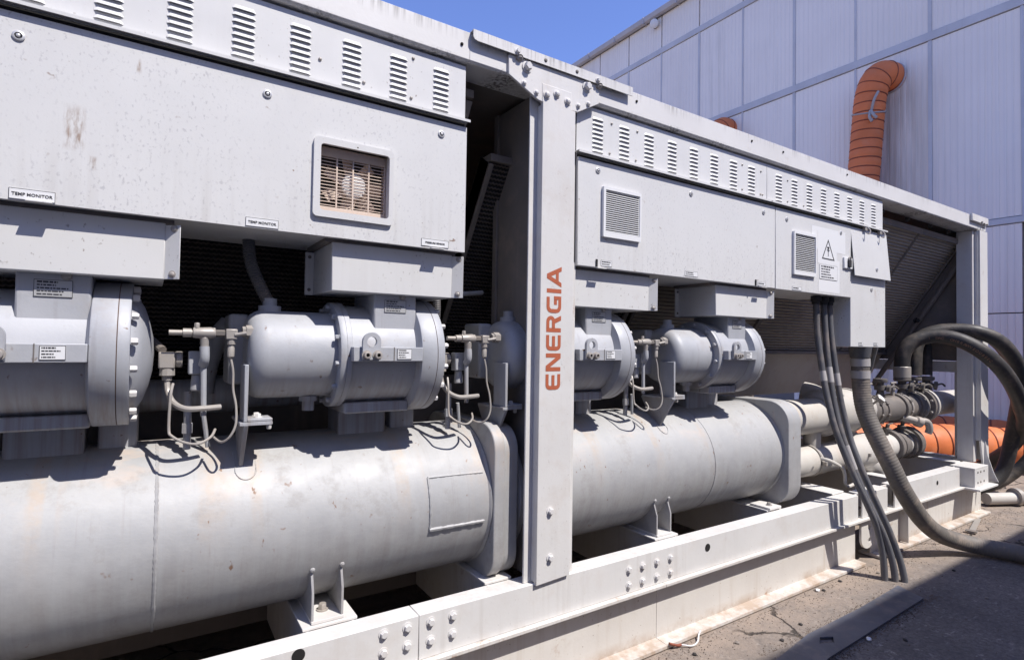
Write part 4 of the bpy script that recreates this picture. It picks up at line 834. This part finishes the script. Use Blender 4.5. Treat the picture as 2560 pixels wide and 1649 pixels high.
MB().lathe([(5.56, 0.104), (6.35, 0.104)], (0, PY, 0.895), X, 36).build('pipe', 'pipe', pm1)
def hose_valve(x, s=1.0, mat='dpipe'):
    z0 = 0.985; v_ = MB().lathe([(0, 0.042*s), (0.05, 0.030*s), (0.055, 0.030*s), (0.06, 0.052*s), (0.095, 0.052*s), (0.10, 0.030*s), (0.125, 0.030*s)], (x, PY, z0), (0, 0, 1), 20).build('hose_valve', mat, pm1)
    MB().lathe([(0, 0.055*s), (0.012, 0.062*s), (0.03, 0.06*s), (0.032, 0.04*s)], (x, PY, z0+0.118), (0, 0, 1), 20).build('valve_collar', mat, v_)
    MB().lathe([(0, 0.036*s), (0.022, 0.036*s), (0.024, 0.02*s)], (x+0.01, PY-0.055*s, z0+0.075), (0.2, -1, -0.1), 16).build('valve_cover', mat, v_)
    MB().tube(smooth([(x+0.02, PY-0.07*s, z0+0.08), (x+0.07, PY-0.09*s, z0+0.09), (x+0.13, PY-0.09*s, z0+0.07)], 4), 0.008, 8).build('lever', mat, v_)
    return v_
for x, s in ((4.82, 0.8), (5.20, 1.0), (5.42, 0.9), (5.66, 1.0)): hose_valve(x, s)
MB().lathe([(0, 0.03), (0.12, 0.03), (0.13, 0.042), (0.17, 0.042)], (5.02, PY-0.06, 0.83), (0.8, -0.5, -0.25), 14).tube(smooth([(5.15, PY-0.14, 0.80), (5.21, PY-0.17, 0.79), (5.23, PY-0.18, 0.74), (5.23, PY-0.17, 0.70)], 5), 0.026, 12).build('drain_tap', 'fit', pm1)
pm2 = thing('pipe_manifold', 'lower beige water pipe with a lever handle and dark flanges', 'pipe', (4.4, PY, 0.44), 'water pipes at the end')
LZ = 0.60
MB().lathe([(3.2, 0.099), (3.48, 0.099), (3.482, 0.102), (3.49, 0.102), (3.492, 0.1), (3.86, 0.1), (3.87, 0.104), (3.885, 0.104), (3.89, 0.1), (4.3, 0.1)], (0, PY, LZ), X, 36).build('pipe', 'pipe', pm2)
MB().lathe([(4.15, 0.1), (4.18, 0.112), (4.24, 0.112), (4.5, 0.13), (4.72, 0.12), (4.8, 0.10)], (0, PY, LZ), X, 36).build('reducer', 'pipe', pm2)
MB().tube(smooth([(4.45, PY, LZ), (4.55, PY-0.02, 0.52), (4.66, PY-0.03, 0.45), (4.75, PY-0.03, 0.3)], 6), 0.085, 24).build('drop_leg', 'pipe', pm2)
MB().tube(smooth([(4.3, 0.62, 0.78), (4.4, 0.5, 0.72), (4.5, PY, LZ)], 6), 0.1, 24).build('branch', 'pipe', pm2)
MB().lathe([(4.78, 0.098), (5.3, 0.098)], (0, PY, LZ), X, 32).build('pipe', 'pipe', pm2)
for x, r, w in ((4.92, 0.125, 0.05), (5.02, 0.112, 0.09), (5.17, 0.12, 0.04), (5.24, 0.13, 0.07)):
    MB().lathe([(0, 0.095), (0, r-0.003), (0.004, r), (w-0.004, r), (w, r-0.003), (w, 0.095)], (x, PY, LZ), X, 32, False).build('flange', 'dpipe', pm2)
MB().lathe([(5.31, 0.0), (5.31, 0.11), (5.33, 0.11), (5.33, 0.0)], (0, PY, LZ), X, 24, False).build('blank_cap', 'black', pm2)
MB().cyl((3.83, PY, 0.68), (3.83, PY, 0.80), 0.055, 20).build('stub', 'pipe', pm2)
MB().tube(smooth([(3.68, 0.19, 0.645), (3.70, 0.15, 0.64), (3.80, 0.14, 0.60), (3.86, 0.14, 0.57), (3.885, 0.14, 0.52), (3.89, 0.14, 0.47), (3.93, 0.14, 0.445), (4.0, 0.14, 0.45)], 5), 0.011, 8).build('lever', 'pipe', pm2)

# smaller fittings that crowd the manifold
for x, r in ((4.62, 0.112), (4.72, 0.112), (5.12, 0.112), (5.38, 0.125)):
    f_ = MB().lathe([(0, 0.1), (0, r-0.003), (0.003, r), (0.022, r), (0.025, r-0.003), (0.025, 0.1)], (x, PY, 0.895), X, 36, False).build('flange', 'fit' if x > 5 else 'dpipe', pm1)
    for k in range(8):
        a = 2*PI*(k+0.3)/8; bolt(f_, (x, PY+0.112*math.cos(a), 0.895+0.112*math.sin(a)), (-1, 0, 0), 0.008, 0.012, 'fit')
for x, z in ((4.58, 1.0), (4.98, 1.0), (5.32, 1.0)):
    MB().lathe([(0, 0.014), (0.05, 0.014), (0.052, 0.022), (0.075, 0.022), (0.077, 0.012), (0.10, 0.012)], (x, PY-0.02, z-0.01), (0, 0, 1), 10).tube([(x-0.03, PY-0.02, z+0.095), (x+0.035, PY-0.03, z+0.10)], 0.007, 8).build('vent_cock', 'fit', pm1)
g_ = MB().lathe([(0, 0.008), (0.06, 0.008), (0.061, 0.034), (0.085, 0.034), (0.088, 0.030)], (4.38, PY-0.13, 0.96), (0.1, -0.75, 0.65), 20); g_.cur = 1
g_.lathe([(0.0885, 0.029), (0.089, 0.0)], (4.38, PY-0.13, 0.96), (0.1, -0.75, 0.65), 20, False); g_.build('pressure_gauge', ['fit', 'white'], pm1)
for x in (3.42, 3.76, 4.36): MB().lathe([(0, 0.1), (0, 0.109), (0.018, 0.109), (0.018, 0.1)], (x, PY, LZ), X, 36, False).box(x, x+0.018, PY-0.135, PY-0.10, LZ-0.012, LZ+0.012).build('pipe_clamp', 'fit', pm2)
for x, z in ((4.86, 0.70), (5.12, 0.70)):
    MB().lathe([(0, 0.02), (0.04, 0.02), (0.042, 0.032), (0.06, 0.032), (0.062, 0.014), (0.09, 0.014)], (x, PY-0.02, z-0.01), (0, -0.2, 1), 12).tube([(x-0.045, PY-0.05, z+0.08), (x+0.045, PY-0.05, z+0.085)], 0.007, 8).build('stop_cock', 'dpipe', pm2)

# ------------------------------------------------------------------ hoses and cables
def hose(name, label, pts, r, mat, cat, group=None, n=18):
    o = MB().tube(smooth(pts, 12), r, n).build(name, mat); return tag(o, label, cat, group)
hA = thing('rubber_hose', 'thick black rubber hose arching in front of the end post', 'hose', (5.2, PY, 1.0), 'rubber hoses at the right end')
ptsA = [(5.20, PY, 1.16), (5.20, PY, 1.27), (5.215, 0.315, 1.36), (5.26, 0.27, 1.435), (5.32, 0.20, 1.472), (5.36, 0.13, 1.478), (5.39, 0.05, 1.462), (5.42, -0.03, 1.425), (5.47, -0.11, 1.36), (5.57, -0.17, 1.27), (5.72, -0.20, 1.16), (5.92, -0.20, 1.03), (6.15, -0.17, 0.90), (6.5, -0.1, 0.72), (6.9, 0.1, 0.45), (7.2, 0.4, 0.2)]
PA = smooth(ptsA, 12); MB().tube(PA, 0.057, 20).build('sleeve', 'rubber', hA)
MB().lathe([(0, 0.062), (0.085, 0.062), (0.09, 0.058)], (5.20, PY, 1.135), (0, 0, 1), 24).build('collar', 'fit', hA)
# brown print along the hose
tb = MB(); txt = '1  DAC  OHBRAWVEOUBEEC'; RS = resample(PA, 0.002); s0 = int(0.40/0.002)
camdir = Vector((0, -1.75, 1.36))
for i, ch in enumerate(txt):
    if ch == ' ': continue
    j = min(s0+int(i*0.0215/0.002), len(RS)-3); p = RS[j]; tdir = (RS[j+2]-RS[j-2]).normalized(); view = (camdir-p).normalized()
    nrm = (view-tdir*view.dot(tdir)).normalized(); up = nrm.cross(tdir).normalized(); nrm = (nrm-up*0.25).normalized(); up = nrm.cross(tdir).normalized()
    me = text_mesh('t', ch, 0.028, 'beige', 0.0006, 1.0, 'CENTER', 0.0)
    M = Matrix((tdir, up, nrm)).transposed(); o_ = len(tb.v)
    for v in me.vertices: tb.v.append(tuple(p+nrm*0.0585+M @ Vector((v.co.x, v.co.y-0.01, 0))))
    for f in me.polygons: tb.f.append(tuple(o_+k for k in f.vertices)); tb.mi.append(0)
    bpy.data.meshes.remove(me)
MT['hoseprint'] = plain('hose_print', (0.22, 0.13, 0.085), 0.7)
tag(tb.build('lettering', 'hoseprint', hA), kind='stuff')
hose('rubber_hose', 'black rubber hose rising behind the arched one and over it', [(5.42, PY, 1.15), (5.43, PY, 1.28), (5.46, 0.33, 1.40), (5.52, 0.30, 1.48), (5.60, 0.22, 1.525), (5.67, 0.12, 1.535), (5.74, 0.0, 1.52), (5.83, -0.10, 1.46), (5.95, -0.15, 1.36), (6.12, -0.16, 1.22), (6.32, -0.12, 1.02), (6.5, -0.05, 0.80), (6.62, 0.02, 0.55), (6.62, 0.06, 0.33), (6.56, 0.10, 0.2), (6.45, 0.16, 0.12), (6.28, 0.24, 0.09), (6.05, 0.3, 0.085)], 0.057, 'rubber', 'hose', 'rubber hoses at the right end')
hose('rubber_hose', 'dark thin hose bending out of the innermost hose valve', [(5.66, PY, 1.15), (5.66, PY, 1.27), (5.68, 0.34, 1.38), (5.72, 0.36, 1.47), (5.80, 0.30, 1.53), (5.90, 0.15, 1.54), (6.02, 0.0, 1.48), (6.2, -0.08, 1.3), (6.5, -0.05, 1.0), (6.9, 0.1, 0.5), (7.2, 0.4, 0.12)], 0.045, 'rubber', 'hose', 'rubber hoses at the right end')
hose('drain_hose', 'black hose loop curling round the orange duct beside the end post', [(7.2, -0.1, 0.75), (7.05, -0.1, 0.55), (6.95, -0.02, 0.36), (6.85, 0.08, 0.2), (6.7, 0.18, 0.1), (6.5, 0.3, 0.075), (6.2, 0.42, 0.07)], 0.05, 'rubber', 'hose')
ribbed('thin_conduit', 'thin grey ribbed conduit from the switch box to the first hose valve', [(4.12, 0.10, 1.44), (4.22, 0.10, 1.47), (4.32, 0.13, 1.44), (4.40, 0.18, 1.36), (4.43, 0.22, 1.25), (4.46, 0.26, 1.15)], 0.013, 'cond')
# big dusty conduit from the switch box down to the ground
bc = thing('cable_conduit', 'fat dusty grey conduit sweeping from the switch box to the ground', 'conduit', (3.98, 0.07, 1.37))
ptsC = [(3.945, 0.075, 1.40), (3.95, 0.075, 1.25), (3.955, 0.07, 1.10), (3.95, 0.05, 0.98), (3.945, 0.01, 0.87), (3.95, -0.05, 0.74), (3.98, -0.10, 0.61), (4.02, -0.13, 0.50), (4.10, -0.155, 0.385), (4.22, -0.175, 0.265), (4.37, -0.20, 0.165), (4.53, -0.25, 0.10), (4.65, -0.34, 0.068), (4.72, -0.48, 0.06), (4.74, -0.64, 0.06), (4.72, -0.9, 0.06), (4.65, -1.4, 0.06), (4.6, -2.2, 0.06)]
P = resample(smooth(ptsC, 12), 0.0045); MB().tube(P, lambda i: 0.054*(1+(0.012 if i % 4 < 2 else -0.012)), 18).build('sleeve', 'hosegrey', bc)
MB().lathe([(0, 0.07), (0.05, 0.062), (0.07, 0.058)], (3.946, 0.075, 1.376), (0, 0, -1), 20).build('gland', 'cond', bc)
for k, (a, rr) in enumerate(((30, 0.058), (42, 0.057))): MB().lathe([(0, 0.0575), (0.05, 0.0575)], (3.95, 0.0745, 1.30-0.08*k), (0.03, 0, -1), 18).build('tape', 'tape', bc)
# three cables from the warning cabinet to the ground
feet = [[(3.45, 0.10, 1.69), (3.452, 0.10, 1.62), (3.45, 0.092, 1.46), (3.446, 0.075, 1.34), (3.443, 0.055, 1.213), (3.437, 0.035, 1.12), (3.427, 0.01, 1.03), (3.42, -0.018, 0.93), (3.424, -0.048, 0.835), (3.44, -0.075, 0.745), (3.467, -0.103, 0.645), (3.507, -0.13, 0.537), (3.56, -0.15, 0.434), (3.625, -0.165, 0.319), (3.655, -0.175, 0.216), (3.67, -0.182, 0.123), (3.675, -0.186, 0.02), (3.674, -0.187, -0.02)],
        [(3.54, 0.10, 1.69), (3.541, 0.10, 1.625), (3.54, 0.09, 1.462), (3.533, 0.073, 1.316), (3.522, 0.05, 1.18), (3.512, 0.027, 1.055), (3.503, 0.0, 0.947), (3.498, -0.03, 0.849), (3.503, -0.06, 0.755), (3.522, -0.094, 0.636), (3.555, -0.127, 0.513), (3.602, -0.155, 0.404), (3.647, -0.18, 0.303), (3.68, -0.2, 0.21), (3.70, -0.215, 0.124), (3.712, -0.224, 0.038), (3.714, -0.226, -0.02)],
        [(3.605, 0.10, 1.69), (3.607, 0.10, 1.63), (3.605, 0.089, 1.463), (3.602, 0.07, 1.316), (3.600, 0.047, 1.163), (3.60, 0.022, 1.019), (3.597, -0.008, 0.902), (3.592, -0.038, 0.80), (3.588, -0.07, 0.72), (3.598, -0.105, 0.62), (3.625, -0.14, 0.51), (3.66, -0.172, 0.40), (3.692, -0.20, 0.301), (3.72, -0.225, 0.199), (3.742, -0.245, 0.102), (3.75, -0.258, 0.023), (3.75, -0.26, -0.02)]]
for ft, l in zip(feet, ('cable nearest the vessel of the three drooping to the ground', 'middle cable of the three drooping to the ground, taped in pale grey', 'cable nearest the switch box of the three drooping to the ground')):
    t = thing('power_cable', l, 'cable', (ft[-2][0], ft[-2][1], 0), 'power cables from the cabinet to the ground'); P = smooth(ft, 10)
    MB().tube(P, 0.0185, 12).build('sheath', 'cond', t)
    for a, b in ((0.22, 0.27), (0.48, 0.56)) if 'middle' in l else ((0.20+0.04*random.random(), 0.27),):
        MB().tube(P[int(a*len(P)):int(b*len(P))], 0.0198, 12).build('tape', 'tape', t)
    MB().lathe([(0, 0.03), (0.03, 0.03), (0.032, 0.024), (0.05, 0.023)], (ft[0][0], ft[0][1], 1.686), (0, 0, -1), 12).build('gland', 'black', t)

# ------------------------------------------------------------------ on the ground
pl = shape_mesh('steel_plate', [[(0.9, -0.42), (2.2, -0.36), (2.64, -0.30), (3.14, -0.298), (3.625, -0.277), (3.565, -0.425), (2.52, -0.458), (1.6, -0.60), (0.9, -0.66)], [(2.60, -0.375), (2.66, -0.345), (2.72, -0.375), (2.67, -0.405)]], 0.008, 'plate')
pl = obj('steel_plate', pl, bevel=0.001, loc=(0, 0, 0.010)); tag(pl, 'long dark steel cover plate with a cut hole, flat on the ground', 'plate')
gp_ = thing('ground_pipe', 'short grey pipe with a flange lying on the ground past the end post', 'pipe', (6.4, 0.0, 0))
MB().tube([(6.2, 0.08, 0.065), (6.62, -0.12, 0.065)], 0.05, 20).build('pipe', 'pipe', gp_)
MB().lathe([(0, 0.075), (0.04, 0.075)], (6.45, -0.04, 0.078), (0.9, -0.43, 0), 20).build('flange', 'fit', gp_); MB().lathe([(0, 0.045), (0.004, 0.045)], (6.622, -0.121, 0.065), (0.9, -0.43, 0), 18).build('pipe_mouth', 'black', gp_)
st_ = thing('metal_strap', 'flat bent strip of bare metal lying by the base beam', 'strap', (5.3, -0.09, 0))
M = Matrix.Translation((5.40, -0.085, 0.010)) @ Matrix.Rotation(math.radians(12), 4, 'Z')
MB().box(-0.25, 0.25, -0.018, 0.018, -0.003, 0.003, M).build('strip', 'fit', st_, 0.001); MB().box(-0.25, -0.2, -0.035, 0.035, 0.004, 0.012, M).build('end_tab', 'dpipe', st_, 0.001)
ct = thing('cable_tie', 'curled white cable tie with an orange end beside the base beam', 'cable tie', (2.1, -0.05, 0))
MB().tube(smooth([(2.05, -0.045, 0.012), (2.09, -0.075, 0.010), (2.14, -0.065, 0.010), (2.18, -0.04, 0.02), (2.20, -0.034, 0.03)], 6), 0.0035, 6).build('tail', 'white', ct)
MB().tube(smooth([(1.985, -0.034, 0.03), (2.0, -0.038, 0.024), (2.03, -0.044, 0.014), (2.05, -0.045, 0.012)], 6), 0.006, 6).build('end_piece', 'hoop', ct)
def pebble(r, seed):
    rng = random.Random(seed); m = MB(); m.lathe([(-r*0.6, r*0.3), (-r*0.35, r*0.85), (0, r), (r*0.35, r*0.75), (r*0.55, r*0.3)], (0, 0, 0), (0, 0, 1), 7)
    m.v = [(x*rng.uniform(0.8, 1.35), y*rng.uniform(0.7, 1.2), z*rng.uniform(0.7, 1.1)) for x, y, z in m.v]; return m
pebs = [pebble(0.010, k).mesh('pebble', 'darkstone' if k % 3 else 'stone') for k in range(6)]
spots = [(3.175, -0.06, 'stone'), (3.21, -0.075, 'x'), (3.42, -0.06, 'x'), (2.855, -0.47, 'stone'), (2.50, -0.255, 'x'), (2.05, -0.12, 'x'), (2.30, -0.16, 'x'), (2.72, -0.22, 'x'), (1.93, -0.17, 'x'), (3.75, -0.12, 'x'), (2.15, -0.25, 'x'), (3.0, -0.56, 'x'), (3.9, -0.6, 'x'), (4.2, -0.35, 'x')]
for k, (x, y, w) in enumerate(spots):
    if w == 'stone':
        m = pebble(0.014, 40+k).mesh('pebble', 'white'); o = obj('pebble', m, loc=(x, y, 0.008)); tag(o, 'small white stone on the sunlit dirt by the base beam' if k == 0 else 'small white stone at the outer edge of the dark steel plate', 'stone')
    else:
        o = obj('pebble', pebs[k % 6], loc=(x, y, 0.005), rot=(0, 0, k)); tag(o, 'tiny dark stone lying on the ground by the base beam', 'stone', 'small dark stones on the ground')
gr = MB(); rng = random.Random(3)
for k in range(4200):
    x = rng.uniform(1.0, 6.3); u = rng.random(); r = rng.uniform(0.0012, 0.0042)
    if u < 0.45: y = -0.035-abs(rng.gauss(0, 0.08))
    elif u < 0.72: x = rng.uniform(1.6, 3.7); y = (-0.458-0.13*max(0, 2.52-x) if x < 2.52 else -0.458+0.033*(x-2.52)) - abs(rng.gauss(0, 0.022)); r *= 1.2
    elif u < 0.82: x = rng.uniform(2.3, 3.66); y = -0.29+abs(rng.gauss(0, 0.02))
    else: y = rng.uniform(-1.3, -0.05); r *= 1.3
    a = rng.random()*6; vs = [(x+r*1.3*math.cos(a+i*2.1), y+r*math.sin(a+i*2.1), 0.0005) for i in range(3)]+[(x, y, r*1.1)]
    gr.add(vs, [(0, 1, 3), (1, 2, 3), (2, 0, 3)])
tag(gr.build('grit', 'soil'), kind='stuff')
